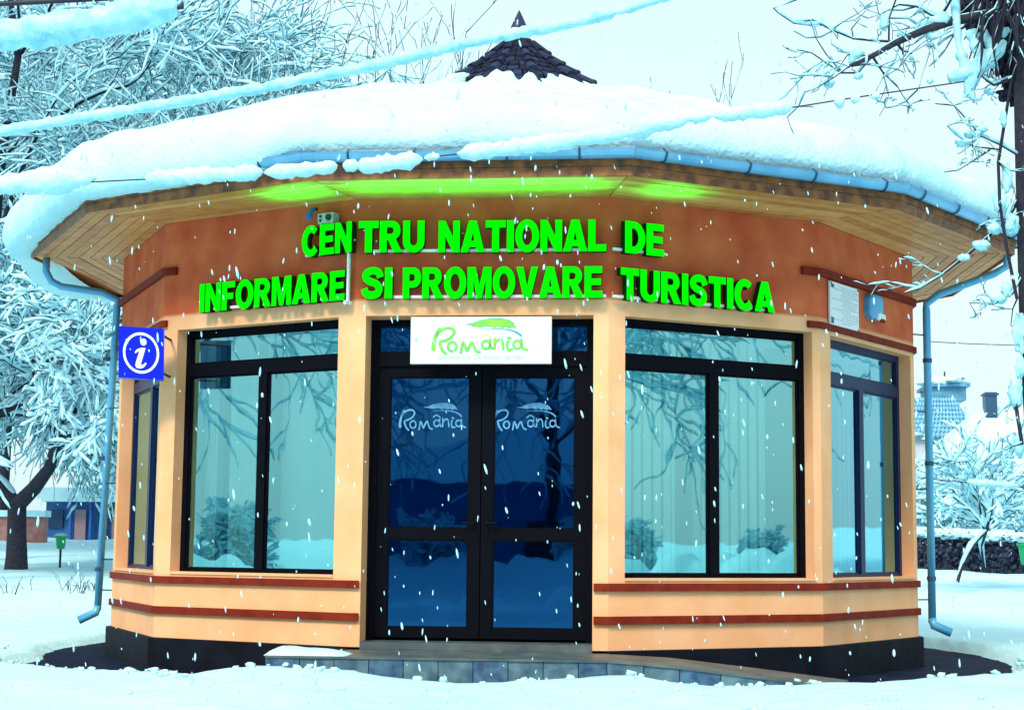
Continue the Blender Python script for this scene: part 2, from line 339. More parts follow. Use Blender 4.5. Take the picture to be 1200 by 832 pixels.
# ------------------------------------------------------------------ soffit, fascia, gutter
NP = 8
for i in range(12):
    a, b = Vector(V[i]), Vector(V[(i + 1) % 12]); A, B = Vector(S[i]), Vector(S[(i + 1) % 12])
    for k in range(NP):
        t0, t1 = k / NP + .006, (k + 1) / NP - .006
        p = [a.lerp(A, t0), b.lerp(B, t0), b.lerp(B, t1), a.lerp(A, t1)]
        g = (p[1] - p[0]).normalized() * .006
        z = ZT + random.uniform(-.003, .002)
        vs = [(q.x + (g.x if j in (0, 3) else -g.x), q.y + (g.y if j in (0, 3) else -g.y)) for j, q in enumerate(p)]
        mb = MB(); mb.box8([(*vs[3], z), (*vs[2], z), (*vs[1], z), (*vs[0], z), (*vs[3], z + .02), (*vs[2], z + .02), (*vs[1], z + .02), (*vs[0], z + .02)])
        mb.build('soffit_board', WOOD[random.randrange(4)], bld)
    mb = MB(); mb.add([(a.x, a.y, ZT + .022), (b.x, b.y, ZT + .022), (B.x, B.y, ZT + .022), (A.x, A.y, ZT + .022)], [(0, 1, 2, 3)])
    mb.build('soffit_backing', GUTD, bld)
    d = (B - A).normalized(); n = Vector((d.y, -d.x)); tj = math.tan(radians(15))
    # fascia: bottom strip and board
    for (z0, z1, o0, o1, m) in ((ZT - .02, ZT + .055, 0, .022, FASC), (ZT + .057, ZT + .19, -.01, .035, FASC)):
        mb = MB(); q = []
        for z in (z0, z1):
            q += [(*(A + n * o1 - d * o1 * tj), z), (*(B + n * o1 + d * o1 * tj), z), (*(B + n * o0 + d * o0 * tj), z), (*(A + n * o0 - d * o0 * tj), z)]
        mb.box8(q); mb.build('fascia_board', m, bld)
    # half round gutter
    mb = MB(); prof = []
    for k in range(9):
        an = pi + pi * k / 8; prof.append((.095 + .055 * cos(an), 4.262 + .065 * sin(an)))
    prof += [(.155, 4.268), (.146, 4.268)] + [(.095 + .049 * cos(2 * pi - pi * k / 8), 4.262 + .059 * sin(2 * pi - pi * k / 8)) for k in range(9)]
    vs = []
    for (o, z) in prof: vs += [(*(A + n * o - d * o * tj), z), (*(B + n * o + d * o * tj), z)]
    m_ = len(prof); mb.add(vs, [(2 * k, 2 * k + 1, 2 * ((k + 1) % m_) + 1, 2 * ((k + 1) % m_)) for k in range(m_)])
    gt = mb.build('gutter', GUT, bld)
    L = (B - A).length; nb = 4
    for k in range(nb):
        s = L * (k + .5) / nb + random.uniform(-.1, .1); mb = MB()
        pts = [(*(A + d * s + n * (.095 + .062 * cos(an))), 4.262 + .073 * sin(an)) for an in [pi + pi * j / 8 for j in range(9)]]
        pts.append((*(A + d * s + n * .10), 4.30))
        mb.tube(pts, .008, 4); mb.build('gutter_bracket', GUTD, bld)

# ------------------------------------------------------------------ roof slopes, tiled cap, ridge tiles, spire
PROF = [(0, 6.80), (.10, 6.68), (.30, 6.47), (.55, 6.27), (.85, 6.06), (1.05, 5.84), (1.3, 5.60)]
def roofz(r, e=4.93):
    if r >= 1.3: return 5.60 + (4.25 - 5.60) * (r - 1.3) / (e - 1.3)
    for (r0, z0), (r1, z1) in zip(PROF, PROF[1:]):
        if r <= r1: return z0 + (z1 - z0) * (r - r0) / (r1 - r0)
def corner(k, r):     # along hip k at plan distance r
    v = Vector(S[k % 12]) - CEN; return CEN + v.normalized() * r
def cpt(k, t, r, dz=0):   # point across slope k (t 0..1) at distance r
    p = corner(k, r).lerp(corner(k + 1, r), t); return (p.x, p.y, roofz(r) + dz)
for k in range(12):
    mb = MB(); rs = [.02, .10, .30, .55, .85, 1.05, 1.3]; vs = []
    for r in rs: vs += [cpt(k, 0, r, -.02), cpt(k, 1, r, -.02)]
    vs += [(*S[k], 4.245), (*S[(k + 1) % 12], 4.245)]
    mb.add(vs, [(2 * j, 2 * j + 2, 2 * j + 3, 2 * j + 1) for j in range(len(rs))]); mb.build('roof_slope', TILE[2], bld)
    # plain tiles in rows
    rows = [.14, .235, .33, .43, .53, .64, .75, .86, .98]
    for j, r in enumerate(rows[:-1]):
        r1 = rows[j + 1] + .02; wd = .536 * r1; n_ = max(1, round(wd / .12))
        for c in range(n_):
            t0, t1 = c / n_ + .02, (c + 1) / n_ - .02; dz = .012
            lo = .036 + random.uniform(0, .008); mb = MB()
            p = [cpt(k, t0, r1, lo), cpt(k, t1, r1, lo), cpt(k, t1, r, dz), cpt(k, t0, r, dz)]
            pb = [(x, y, z - .022) for x, y, z in p]
            pm = Vector(p[0]).lerp(Vector(p[1]), .5); dn = (pm - Vector(cpt(k, .5 * (t0 + t1), r, dz))).normalized() * .018
            pm = pm + dn
            mb.add(pb + p + [pm, pm - Vector((0, 0, .022))], [(4, 8, 5, 6, 7), (0, 3, 2, 1, 9), (0, 9, 8, 4), (9, 1, 5, 8), (1, 2, 6, 5), (2, 3, 7, 6), (3, 0, 4, 7)])
            mb.build('roof_tile', TILE[random.randrange(3)], bld)
    # ridge tiles on each hip
    ridge = [.16, .32, .48, .64, .82, 1.02, 1.24, 1.46]
    for j in range(len(ridge) - 1):
        r0, r1 = ridge[j], ridge[j + 1] + .03
        p0 = Vector((*corner(k, r0), roofz(r0) + .02)); p1 = Vector((*corner(k, r1), roofz(r1) + .045)); mb = MB()
        mb.tube([p0, p0.lerp(p1, .85), p0.lerp(p1, .86), p1], [.03 + .01 * j * .6, .036 + .012 * j * .6, .044 + .012 * j * .6, .044 + .012 * j * .6], 8, sq=.8)
        mb.build('ridge_tile', TILE[1 if j % 2 else 0], bld, smooth=False)
mb = MB(); mb.tube([(0, 3.97, 6.70), (0, 3.97, 6.755), (0, 3.97, 6.765), (0, 3.97, 7.0)], [.10, .085, .115, .006], 12); mb.build('spire', SPIKE, bld)

# snow on the roof
def sm(t): t = max(0, min(1, t)); return t * t * (3 - 2 * t)
def eave(th):      # distance from the axis to the eave line in direction th (0 = towards the viewer)
    d = Vector((sin(th), -cos(th))); best = 4.93
    for k in range(12):
        p, q = Vector(S[k]) - CEN, Vector(S[(k + 1) % 12]) - CEN; e = q - p; den = d.x * e.y - d.y * e.x
        if abs(den) < 1e-9: continue
        t = (p.x * e.y - p.y * e.x) / den; u = (p.x * d.y - p.y * d.x) / den
        if t > 0 and -1e-6 <= u <= 1 + 1e-6: best = t
    return best
NT = 420; mb = MB(); vs = []; rings = 0
allr = []
for it in range(NT):
    th = -pi + 2 * pi * it / NT; e = eave(th); dg = math.degrees(th); ex, ey = sin(th), -cos(th)
    left = sm((-dg - 14) / 9) if dg > -130 else 1; left2 = max(0, min(1, (-dg - 12) / 40))
    lobe = math.exp(-((dg + 94) / 17) ** 2)
    right = max(0, min(1, (dg - 20) / 50)) if dg > 0 else 0
    T = .37 + .12 * left2 + .04 * nz(th * 5, 3) + .05 * nz(th * 14, 5)
    over = e + .075 + .17 * left + .26 * lobe + .02 * nz(th * 16, 9) + .015 * nz(th * 50, 2)
    low = 4.285 - .11 * left - .18 * lobe + .02 * nz(th * 22, 8)
    if left < .05 and -14 < dg < 90: over = e + .05 + .02 * nz(th * 22, 4); low = 4.275
    inner = .84 + .16 * nz(th * 2.2, 7) + .16 * nz(th * 7, 1)
    if -35 < dg < -20: inner += .35
    hip = max(0, cos(radians((dg - 15) * 12))) ** 6
    inner += .34 * hip * max(0, nz(dg * .11, 4) + .25) * 2
    prof = [(inner, roofz(inner) - .02)]
    rr = [inner + .02, inner + .08, inner + .2] + [inner + .2 + (over - .32 - inner - .2) * q / 14 for q in range(1, 15)]
    for r in rr:
        t = T * (1 - math.exp(-(r - inner) / .30)) * (.55 + .45 * min(1, r / 3.0)) + .035 * nz(ex * r, ey * r, 0, 1.6) + .05 * nz(ex * r + 9, ey * r, 0, .8)
        prof.append((r, roofz(min(r, 4.9), max(e, 4.7)) + max(.02, t)))
    rE, zE = prof[-1]; hgt = zE - low
    for q in range(1, 9):
        an = pi / 2 * q / 8 * 1.0
        prof.append((rE + (over - rE) * sin(an), low + hgt * .30 + (hgt * .70) * cos(an) - .0))
    for q in range(1, 4): prof.append((over - .015 * q * q * .6, low + hgt * .30 * (1 - q / 3)))
    prof.append((e - .02, low - .0)); prof.append((e - .10, low + .02))
    for (r, z) in prof:
        nn = .014 * nz(ex * r, ey * r, z, 6) + .007 * nz(ex * r, ey * r, z, 17)
        vs.append((CEN.x + ex * (r + nn * .6), CEN.y + ey * (r + nn * .6), z + nn * 1.1))
    M = len(prof)
fs = []
for it in range(NT):
    j2 = (it + 1) % NT
    for k in range(M - 1): fs.append((it * M + k, it * M + k + 1, j2 * M + k + 1, j2 * M + k))
mb.add(vs, fs); rs_ = mb.build('roof_snow', SNOW, None, smooth=True); stuff(rs_); rs_['label'] = 'thick rounded layer of snow lying on the pavilion roof'; rs_['category'] = 'snow'

# ------------------------------------------------------------------ downpipes
def bar(mb, a, b, w_, d_, mi=0):
    mb.tube([a, b], [w_, w_], 4, mi)
def pipe_run(pts, r, shoe, lab):
    p = MB(); p.tube(pts, r, 12); o = p.build('downpipe', PIPE, bld, smooth=True); o['label'] = lab
    m = MB(); m.tube(shoe, r * 1.12, 12); m.build('outlet_bend', PIPE, o, smooth=True)
    for z in (3.1, 2.1, 1.0):
        m = MB(); m.tube([(pts[-1][0], pts[-1][1], z - .02), (pts[-1][0], pts[-1][1], z + .02)], r * 1.2, 12); m.build('pipe_clip', GUTD, o)
    return o
lx, ly = -4.06, 2.95
gl_ = at(54, 318, 2.75); gl2 = at(60, 332, 2.80)
pipe_run([gl_ + Vector((0, 0, .15)), gl_, gl2 + Vector((0, 0, .02)), at(72, 336, 2.82), at(120, 343, 2.92), (lx + .085, ly, 3.70), (lx + .083, ly, 3.64), (lx, ly, .60)], .037,
         [(lx, ly, .64), (lx - .01, ly - .01, .58), (lx - .17, ly - .05, .50)], 'pale blue downpipe at the left edge of the facade')
rx_, ry_ = 4.09, 2.98
ur = at(1181, 292, 2.75); ur2 = at(1180, 312, 2.8)
pipe_run([ur + Vector((.01, 0, .12)), ur, ur2, at(1165, 321, 2.85), at(1100, 345, 2.95), (rx_, ry_, 3.66), (rx_, ry_, 3.60), (rx_, ry_, .58)], .038,
         [(rx_, ry_, .62), (rx_ + .01, ry_ - .01, .56), (rx_ + .17, ry_ - .05, .49)], 'pale blue downpipe at the right edge of the facade')
for (x, y, k) in ((lx, ly, 0), (rx_, ry_, 5)):
    for z in (3.35, 2.6, 1.85, 1.1, .8):
        m = MB(); m.tube([(x, y, z), (V[k][0], V[k][1], z)], .007, 4); m.build('pipe_bracket', GUTD, bld)

# ------------------------------------------------------------------ lettering
def ell(cx, cy, rx, ry, a0, a1, n=14): return [(cx + rx * cos(radians(a0 + (a1 - a0) * k / n)), cy + ry * sin(radians(a0 + (a1 - a0) * k / n))) for k in range(n + 1)]
def stroke(path, wd, n=None):      # outline of a thick line; wd may vary
    m = len(path); L_, R_ = [], []
    for i, (x, y) in enumerate(path):
        a = path[max(0, i - 1)]; b = path[min(m - 1, i + 1)]; dx, dy = b[0] - a[0], b[1] - a[1]; l = hypot(dx, dy) or 1
        h = (wd[i] if hasattr(wd, '__len__') else wd) / 2; L_.append((x - dy / l * h, y + dx / l * h)); R_.append((x + dy / l * h, y - dx / l * h))
    return L_ + R_[::-1]
def spl(pts, n=5):         # Catmull-Rom
    out = []
    for i in range(len(pts) - 1):
        p0, p1, p2, p3 = pts[max(0, i - 1)], pts[i], pts[i + 1], pts[min(len(pts) - 1, i + 2)]
        for k in range(n):
            t = k / n; out.append(tuple(.5 * ((2 * p1[j]) + (-p0[j] + p2[j]) * t + (2 * p0[j] - 5 * p1[j] + 4 * p2[j] - p3[j]) * t * t + (-p0[j] + 3 * p1[j] - 3 * p2[j] + p3[j]) * t ** 3) for j in (0, 1)))
    out.append(tuple(pts[-1])); return out
W_ = .235; H_ = .185
def gl_R(bowl=.5): return None
GLY = {
 'I': (.25, [[(0, 0), (.25, 0), (.25, 1), (0, 1)]]),
 'L': (.66, [[(0, 0), (.66, 0), (.66, .2), (.25, .2), (.25, 1), (0, 1)]]),
 'E': (.70, [[(0, 0), (.70, 0), (.70, .2), (.25, .2), (.25, .41), (.64, .41), (.64, .60), (.25, .60), (.25, .8), (.69, .8), (.69, 1), (0, 1)]]),
 'F': (.66, [[(0, 0), (.25, 0), (.25, .39), (.58, .39), (.58, .59), (.25, .59), (.25, .8), (.66, .8), (.66, 1), (0, 1)]]),
 'T': (.74, [[(.245, 0), (.495, 0), (.495, .79), (.74, .79), (.74, 1), (0, 1), (0, .79), (.245, .79)]]),
 'N': (.80, [[(0, 0), (.235, 0), (.235, .56), (.56, 0), (.80, 0), (.80, 1), (.565, 1), (.565, .44), (.24, 1), (0, 1)]]),
 'M': (.96, [[(0, 0), (.22, 0), (.22, .70), (.39, 0), (.57, 0), (.74, .70), (.74, 0), (.96, 0), (.96, 1), (.65, 1), (.48, .38), (.31, 1), (0, 1)]]),
 'V': (.86, [[(.30, 0), (.56, 0), (.86, 1), (.60, 1), (.43, .32), (.26, 1), (0, 1)]]),
 'A': (.88, [[(0, 0), (.26, 0), (.31, .17), (.57, .17), (.62, 0), (.88, 0), (.58, 1), (.30, 1)], [(.365, .35), (.515, .35), (.44, .68)]]),
 'U': (.80, [[(0, 1), (0, .34)] + ell(.40, .34, .40, .355, 180, 360, 18)[1:] + [(.80, 1), (.555, 1), (.555, .36)] + ell(.40, .36, .155, .175, 0, -180, 12)[1:] + [(.245, 1)]]),
 'O': (.90, [ell(.45, .5, .45, .52, 0, 360, 30)[:-1], ell(.45, .5, .205, .31, 0, 360, 24)[:-1]]),
 'D': (.80, [[(0, 0), (.34, 0)] + ell(.34, .5, .46, .5, -90, 90, 16)[1:] + [(0, 1)], [(.25, .2), (.33, .2)] + ell(.33, .5, .215, .3, -90, 90, 12)[1:] + [(.25, .8)]]),
 'P': (.74, [[(0, 0), (.25, 0), (.25, .36), (.44, .36)] + ell(.43, .68, .31, .32, -88, 90, 14)[1:] + [(0, 1)], [(.25, .55), (.40, .55)] + ell(.40, .68, .10, .13, -88, 90, 8)[1:] + [(.25, .81)]]),
 'R': (.82, [[(0, 0), (.25, 0), (.25, .40), (.32, .40), (.54, 0), (.83, 0), (.60, .41)] + ell(.45, .70, .32, .30, -60, 90, 12) + [(0, 1)], [(.25, .58), (.43, .58)] + ell(.43, .70, .10, .115, -88, 90, 8)[1:] + [(.25, .815)]]),
 'C': (.84, [ell(.45, .5, .45, .52, 48, 318, 26) + [(.62, .33)] + ell(.46, .5, .21, .30, 310, 55, 20) + [(.60, .72)]]),
 'S': (.76, [stroke(spl([(.66, .70), (.58, .86), (.38, .905), (.17, .83), (.14, .68), (.28, .56), (.50, .48), (.62, .34), (.56, .16), (.37, .10), (.17, .15), (.09, .31)], 4), .225)]),
}
def flat_curve(name, loops, depth, mats, xf, parent, fat=0):
    """extruded outline in the plane of a facet; xf maps (x, y, depth) to a world point"""
    cu = bpy.data.curves.new(name, 'CURVE'); cu.dimensions = '2D'; cu.fill_mode = 'BOTH' if depth else 'FRONT'; cu.extrude = depth / 2
    cu.offset = fat
    for lp in loops:
        sp = cu.splines.new('POLY'); sp.points.add(len(lp) - 1)
        for p, q in zip(sp.points, lp): p.co = (q[0], q[1], 0, 1)
        sp.use_cyclic_u = True
    o = bpy.data.objects.new(name, cu); COL.objects.link(o)
    me = bpy.data.meshes.new_from_object(o); bpy.data.objects.remove(o); bpy.data.curves.remove(cu)
    me.name = name
    for v in me.vertices: v.co = xf(v.co.x, v.co.y, v.co.z + depth / 2)
    me.materials.clear()
    for m in mats: me.materials.append(m)
    me.update()
    return me
def link(name, me, parent):
    o = bpy.data.objects.new(name, me); COL.objects.link(o); o.parent = parent; return o
sgn = thing('letter_sign', 'two lines of bright green block letters running round the facade above the doors', 'sign')
def word(fi, text, s0, s1, zb, h, off=.05, dep=.065):
    f = FA[fi]; gap = .07; tot = sum(GLY[c][0] for c in text) + gap * (len(text) - 1); k = (s1 - s0) / tot; x = s0
    for c in text:
        wd, loops = GLY[c]; n = Vector((f.n.x, f.n.y, 0))
        def xf(a, b, z, x=x): return Vector(f.pt(x + a * k, zb + b * h, off + z))
        me = flat_curve('letter', loops, dep, [LET, LETS], xf, sgn, .013)
        for p in me.polygons: p.material_index = 0 if p.normal.dot(n) > .9 else 1
        link('letter', me, sgn)
        x += (wd + gap) * k
word(1, 'CEN', 1.64, 2.155, 3.643, .25); word(2, 'TRU', .04, .58, 3.637, .255); word(2, 'NATIONAL', .70, 2.06, 3.632, .255); word(3, 'DE', .085, .452, 3.63, .258)
word(1, 'INFORMARE', .52, 2.095, 3.252, .24); word(2, 'SI', .072, .322, 3.257, .25); word(2, 'PROMOVARE', .412, 2.03, 3.255, .25); word(3, 'TURISTICA', .045, 1.56, 3.25, .252)
for (fi, s0, s1, z) in ((2, .10, 2.06, 3.655), (2, .30, 2.06, 3.275), (3, .0, .5, 3.66), (3, 0, 1.5, 3.275), (1, .55, 2.0, 3.28), (1, 1.64, 2.0, 3.66)):
    f = FA[fi]; mb = MB(); f.box(mb, s0, s1, z - .011, z + .011, .045, .07); mb.build('mounting_rail', WHITEM, sgn)
f = FA[1]; 
for ds in (0, .03, .055):
    mb = MB(); mb.tube([f.pt(2.085 + ds * .5, 3.24, .04 + ds), f.pt(2.085 + ds * .5, 3.66, .04 + ds)], .010, 6); mb.build('cable_conduit', WHITEM, sgn)
mb = MB(); f.box(mb, 2.075, 2.10, 3.22, 3.25, .02, .10); mb.build('conduit_foot', WHITEM, sgn)
# light strips on top of the upper line, shining up on to the boards of the eaves
for (fi, s0, s1) in ((1, 1.60, 2.08), (2, .05, 2.03), (3, .15, .50)):
    f = FA[fi]; ld = bpy.data.lights.new('letter_light', 'AREA'); ld.shape = 'RECTANGLE'; ld.size = (s1 - s0); ld.size_y = .08; ld.energy = 9 * (s1 - s0); ld.color = (.0, 1, .06); ld.spread = radians(150)
    lo = bpy.data.objects.new('letter_light', ld); COL.objects.link(lo); q = f.pt((s0 + s1) / 2, 3.91, .44); lo.location = q
    lo.rotation_euler = Matrix((Vector((f.d.x, f.d.y, 0)), Vector((-f.n.x, -f.n.y, 0)) * -1, Vector((f.d.x, f.d.y, 0)).cross(Vector((f.n.x, f.n.y, 0))))).transposed().to_euler()
    lo.rotation_euler = Vector((-f.n.x * .0, -f.n.y * .0, -1)).to_track_quat('Z', 'Y').to_euler()
    lo.rotation_euler.z = atan2(f.d.y, f.d.x); lo.rotation_euler.x = pi; lo.rotation_euler.y = 0
    lo.parent = sgn

# script logo, used on the panel and (as decals) on the door glass; coordinates in a 1200x400 drawing
def logo_strokes():
    g = []
    g.append((spl([(272, 128), (252, 165), (243, 200), (238, 225), (240, 247)]), [15] * 3 + [17] * 6 + [19] * 8 + [22] * 4))
    g.append((spl([(252, 175), (272, 143), (308, 124), (345, 124), (362, 145), (345, 175), (312, 195), (278, 205), (282, 232), (296, 258), (312, 274)]), 13))
    g.append((ell(350, 232, 25, 27, 60, 425, 20), 12))
    g.append((spl([(402, 268), (408, 235), (414, 208), (426, 226), (440, 258), (452, 232), (468, 208), (480, 228), (492, 256), (514, 266)]), 12))
    g.append((ell(552, 222, 24, 24, 20, 385, 18), 11))
    g.append((spl([(577, 190), (576, 218), (584, 240), (592, 244)]), 11))
    g.append((spl([(603, 186), (604, 215), (602, 246)]), 11))
    g.append((spl([(604, 218), (620, 196), (640, 190), (652, 212), (655, 246)]), 11))
    g.append((spl([(682, 200), (677, 230), (688, 254), (706, 250)]), 11))
    g.append((spl([(684, 180), (696, 184)]), 12))
    g.append((ell(738, 222, 24, 24, 20, 385, 18), 11))
    g.append((spl([(762, 192), (764, 222), (774, 244), (796, 252)]), 11))
    return g
LEAF = [(432, 99), (470, 98), (515, 80), (575, 69), (635, 67), (685, 78), (712, 96), (730, 122), (700, 113), (688, 122), (660, 111), (645, 119), (612, 109), (598, 117), (565, 107), (520, 113), (475, 107)]
SWOOSH = stroke(spl([(518, 128), (580, 126), (650, 128), (700, 136), (740, 152), (764, 172)]), [3] * 6 + [6] * 6 + [9] * 6 + [13] * 5 + [12] * 3)
def clean(poly, wd=1): return poly
def logo_piece(name, path, wd, m, xf, parent, dz):
    me = bpy.data.meshes.new(name); L = stroke(path, wd); n_ = len(path)
    vs = [xf(x, y, dz) for x, y in L]; fs = [(i, i + 1, 2 * n_ - 2 - i, 2 * n_ - 1 - i) for i in range(n_ - 1)]
    # round ends
    for (cx, cy), h in ((path[0], (wd[0] if hasattr(wd, '__len__') else wd) / 2), (path[-1], (wd[-1] if hasattr(wd, '__len__') else wd) / 2)):
        o = len(vs); vs += [xf(cx + h * cos(2 * pi * k / 10), cy + h * sin(2 * pi * k / 10), dz - .0003) for k in range(10)]; fs.append(tuple(o + k for k in range(10)))
    me.from_pydata([tuple(v) for v in vs], [], fs); me.materials.append(m); me.update(); return link(name, me, parent)
lsg = thing('logo_panel', 'white rectangular panel with a green handwritten logo and leaf over the doors', 'sign')
f = FA[2]; PS0, PS1, PZ0, PZ1 = .481, 1.615, 2.735, 3.10
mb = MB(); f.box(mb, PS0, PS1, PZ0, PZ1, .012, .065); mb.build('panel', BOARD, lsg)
mb = MB()
for q in ((PS0 - .006, PS1 + .006, PZ1, PZ1 + .008), (PS0 - .006, PS1 + .006, PZ0 - .008, PZ0), (PS0 - .006, PS0, PZ0, PZ1), (PS1, PS1 + .006, PZ0, PZ1)): f.box(mb, *q, .010, .068)
mb.build('panel_frame', WHITEM, lsg)
KX = (PS1 - PS0) / (935 - 105)
def xfp(x, y, dz): return f.pt(PS0 + (x - 105) * KX, PZ1 - (y - 60) * KX * 1.0, .0665 + dz)
for path, wd in logo_strokes():
    w2 = [q + 5 for q in wd] if hasattr(wd, '__len__') else wd + 5; w1 = [q - 1 for q in wd] if hasattr(wd, '__len__') else wd - 1
    logo_piece('logo_letter_outline', path, w2, LOGOT, xfp, lsg, 0); logo_piece('logo_letter', path, w1, LOGOG, xfp, lsg, .001)
logo_piece('logo_accent', spl([(522, 178), (538, 164), (556, 162), (582, 178)]), 9, LOGOO, xfp, lsg, .0005)
def poly_piece(name, loop, m, xf, parent, dz):
    me = flat_curve(name, [loop], 0, [m], lambda x, y, z: Vector(xf(x, y, dz)), parent); return link(name, me, parent)
poly_piece('logo_leaf_outline', [(x + (4 if x > 580 else -4), y + (4 if y > 100 else -4)) for x, y in LEAF], LOGOT, xfp, lsg, 0)
poly_piece('logo_leaf', LEAF, LOGOG, xfp, lsg, .001)
poly_piece('logo_swoosh', SWOOSH, LOGOB, xfp, lsg, .0005)
def text_mesh(name, body, size, m, xf, parent, shear=0):
    cu = bpy.data.curves.new(name, 'FONT'); cu.body = body; cu.size = size; cu.shear = shear; cu.align_x = 'CENTER'
    o = bpy.data.objects.new(name, cu); COL.objects.link(o); me = bpy.data.meshes.new_from_object(o); bpy.data.objects.remove(o)
    for v in me.vertices: v.co = xf(v.co.x, v.co.y)
    me.materials.clear(); me.materials.append(m); return link(name, me, parent)
text_mesh('tagline', 'explore the Carpathian garden', .056, LOGOGR, lambda x, y: Vector(f.pt(1.05 + x * 1.0, 2.762 + y, .0675)), lsg, .3)
for (sa, z1_) in ((.335, 2.44), (1.115, 2.44)):
    dg_ = thing('door_decal', 'pale blue handwritten logo sticker on the left door glass' if sa < 1 else 'pale blue handwritten logo sticker on the right door glass', 'sticker', 'logo stickers on the door glass')
    kx = .56 / 570
    def xfd(x, y, dz, sa=sa): return f.pt(sa + (x - 235) * kx, 2.44 - (y - 68) * kx * 1.12, -DI - .038 + dz)
    for path, wd in logo_strokes(): logo_piece('sticker_letter', path, wd, DECAL, xfd, dg_, 0)
    poly_piece('sticker_leaf', LEAF, DECAL, xfd, dg_, 0); poly_piece('sticker_swoosh', SWOOSH, DECAL, xfd, dg_, .0004)
    logo_piece('sticker_accent', spl([(522, 178), (538, 164), (556, 162), (582, 178)]), 9, DECAL, xfd, dg_, .0005)

# ------------------------------------------------------------------ blue information sign on its bracket
isg = thing('information_sign', 'square blue box sign with a white ringed letter i on a wall bracket', 'sign')
YS = .62
p00, p10, p11, p01 = at(139, 442, YS), at(192, 445.5, YS), at(193, 387, YS), at(139, 382, YS)
back = Vector((-.04, .13, 0)); SN = (p10 - p00).cross(p01 - p00).normalized()
if SN.y > 0: SN = -SN
mb = MB(); mb.box8([p00, p10, p10 + back, p00 + back, p01, p11, p11 + back, p01 + back]); mb.build('sign_box', BLUED, isg)
def xs(u, v, dz=0): return p00 + (p10 - p00) * u + (p01 - p00) * v + SN * (.002 + dz)
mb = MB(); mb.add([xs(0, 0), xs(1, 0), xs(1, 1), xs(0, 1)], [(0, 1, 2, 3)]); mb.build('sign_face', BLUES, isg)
me = bpy.data.meshes.new('white_ring'); n_ = 48; vs = []
for k in range(n_): a = 2 * pi * k / n_; vs += [xs(.5 + .40 * cos(a), .5 + .40 * sin(a), .002), xs(.5 + .35 * cos(a), .5 + .35 * sin(a), .002)]
me.from_pydata([tuple(v) for v in vs], [], [(2 * k, 2 * ((k + 1) % n_), 2 * ((k + 1) % n_) + 1, 2 * k + 1) for k in range(n_)]); me.materials.append(WSYM); link('white_ring', me, isg)
mb = MB(); mb.add([xs(.555 + .068 * cos(2 * pi * k / 20), .715 + .068 * sin(2 * pi * k / 20), .002) for k in range(20)], [tuple(range(20))]); mb.build('letter_dot', WSYM, isg)
def xsi(x, y, dz): return xs(x, y, .002)
poly_piece('letter_stem', [(.36, .50), (.40, .56), (.50, .60), (.60, .60), (.50, .30), (.50, .265), (.54, .27), (.60, .32), (.625, .30), (.56, .22), (.48, .195), (.40, .205), (.375, .25), (.385, .31), (.455, .50), (.445, .535), (.38, .49)], WSYM, lambda x, y, dz: tuple(xs(x, y, .002)), isg, 0)
for py in (393.5, 437.5):
    m = MB(); a_ = at(191, py, YS + .04); b_ = Vector(FA[1].pt(.09, a_.z - .0, 0)); m.tube([a_, b_], .011, 6); m.build('bracket_arm', WIRE, isg)

# ------------------------------------------------------------------ small things on the wall
f = FA[4]; SH = -.055; pq = thing('wall_plaque', 'white notice plaque with small grey text on the right wall', 'plaque')
mb = MB(); f.box(mb, .16, .77, 3.215, 3.605, .01, .028); mb.build('plaque_board', WHITEM, pq)
mb = MB(); random.seed(3)
for r in range(15):
    z = 3.57 - r * .0225; s = .20
    if r in (0,): s = .34
    while s < (.56 if r % 5 == 4 else .72):
        l = random.uniform(.02, .06)
        if s > .38 or r % 4 == 1: f.box(mb, s, s + l, z - .004, z + .004, .0285, .0292)
        s += l + .014
mb.build('printed_lines', LOGOGR, pq)
mb = MB(); f.box(mb, .18, .24, 3.555, 3.585, .0285, .0295); f.box(mb, .175, .23, 3.235, 3.29, .0285, .0295); mb.build('printed_crest', GUTD, pq)
for (s, z) in ((.18, 3.593), (.75, 3.593), (.75, 3.23)):
    mb = MB(); mb.tube([f.pt(s, z, .028), f.pt(s, z, .034)], .009, 8); mb.build('screw', GUTD, pq)
al = thing('alarm_siren', 'rounded blue and white alarm siren box with a red base light on the right wall', 'alarm')
def rbox(f, s0, s1, z0, z1, o0, o1, m, parent, name, r=.04):
    mb = MB(); n_ = 6; loop = []
    for cx, cz, a0 in ((s1 - r, z1 - r, 0), (s0 + r, z1 - r, 90), (s0 + r, z0 + r, 180), (s1 - r, z0 + r, 270)):
        loop += [(cx + r * cos(radians(a0 + 90 * k / n_)), cz + r * sin(radians(a0 + 90 * k / n_))) for k in range(n_ + 1)]
    L = len(loop); cs, cz = (s0 + s1) / 2, (z0 + z1) / 2
    rings = [(1, o0), (1, o1 - .02), (.93, o1 - .006), (.8, o1)]; vs = []
    for k, o in rings: vs += [f.pt(cs + (s - cs) * k, cz + (z - cz) * k, o) for s, z in loop]
    fs = [(j * L + i, j * L + (i + 1) % L, (j + 1) * L + (i + 1) % L, (j + 1) * L + i) for j in range(3) for i in range(L)] + [tuple(3 * L + i for i in range(L))]
    mb.add(vs, fs); return mb.build(name, m, parent, smooth=False)
rbox(f, 0.95, 1.25, 3.37, 3.60, .0, .075, PIPE, al, 'siren_housing', .07)
rbox(f, 1.08, 1.26, 3.36, 3.43, .07, .09, WHITEM, al, 'siren_front_plate', .02)
rbox(f, 1.12, 1.22, 3.345, 3.38, .08, .10, TRIM, al, 'siren_light', .015)
f = FA[1]; jb = thing('junction_box', 'small grey junction box with a round port above the first letters', 'junction box')
mb = MB(); f.box(mb, 1.79, 1.95, 3.905, 3.995, .02, .10); mb.build('box_body', GREYB, jb)
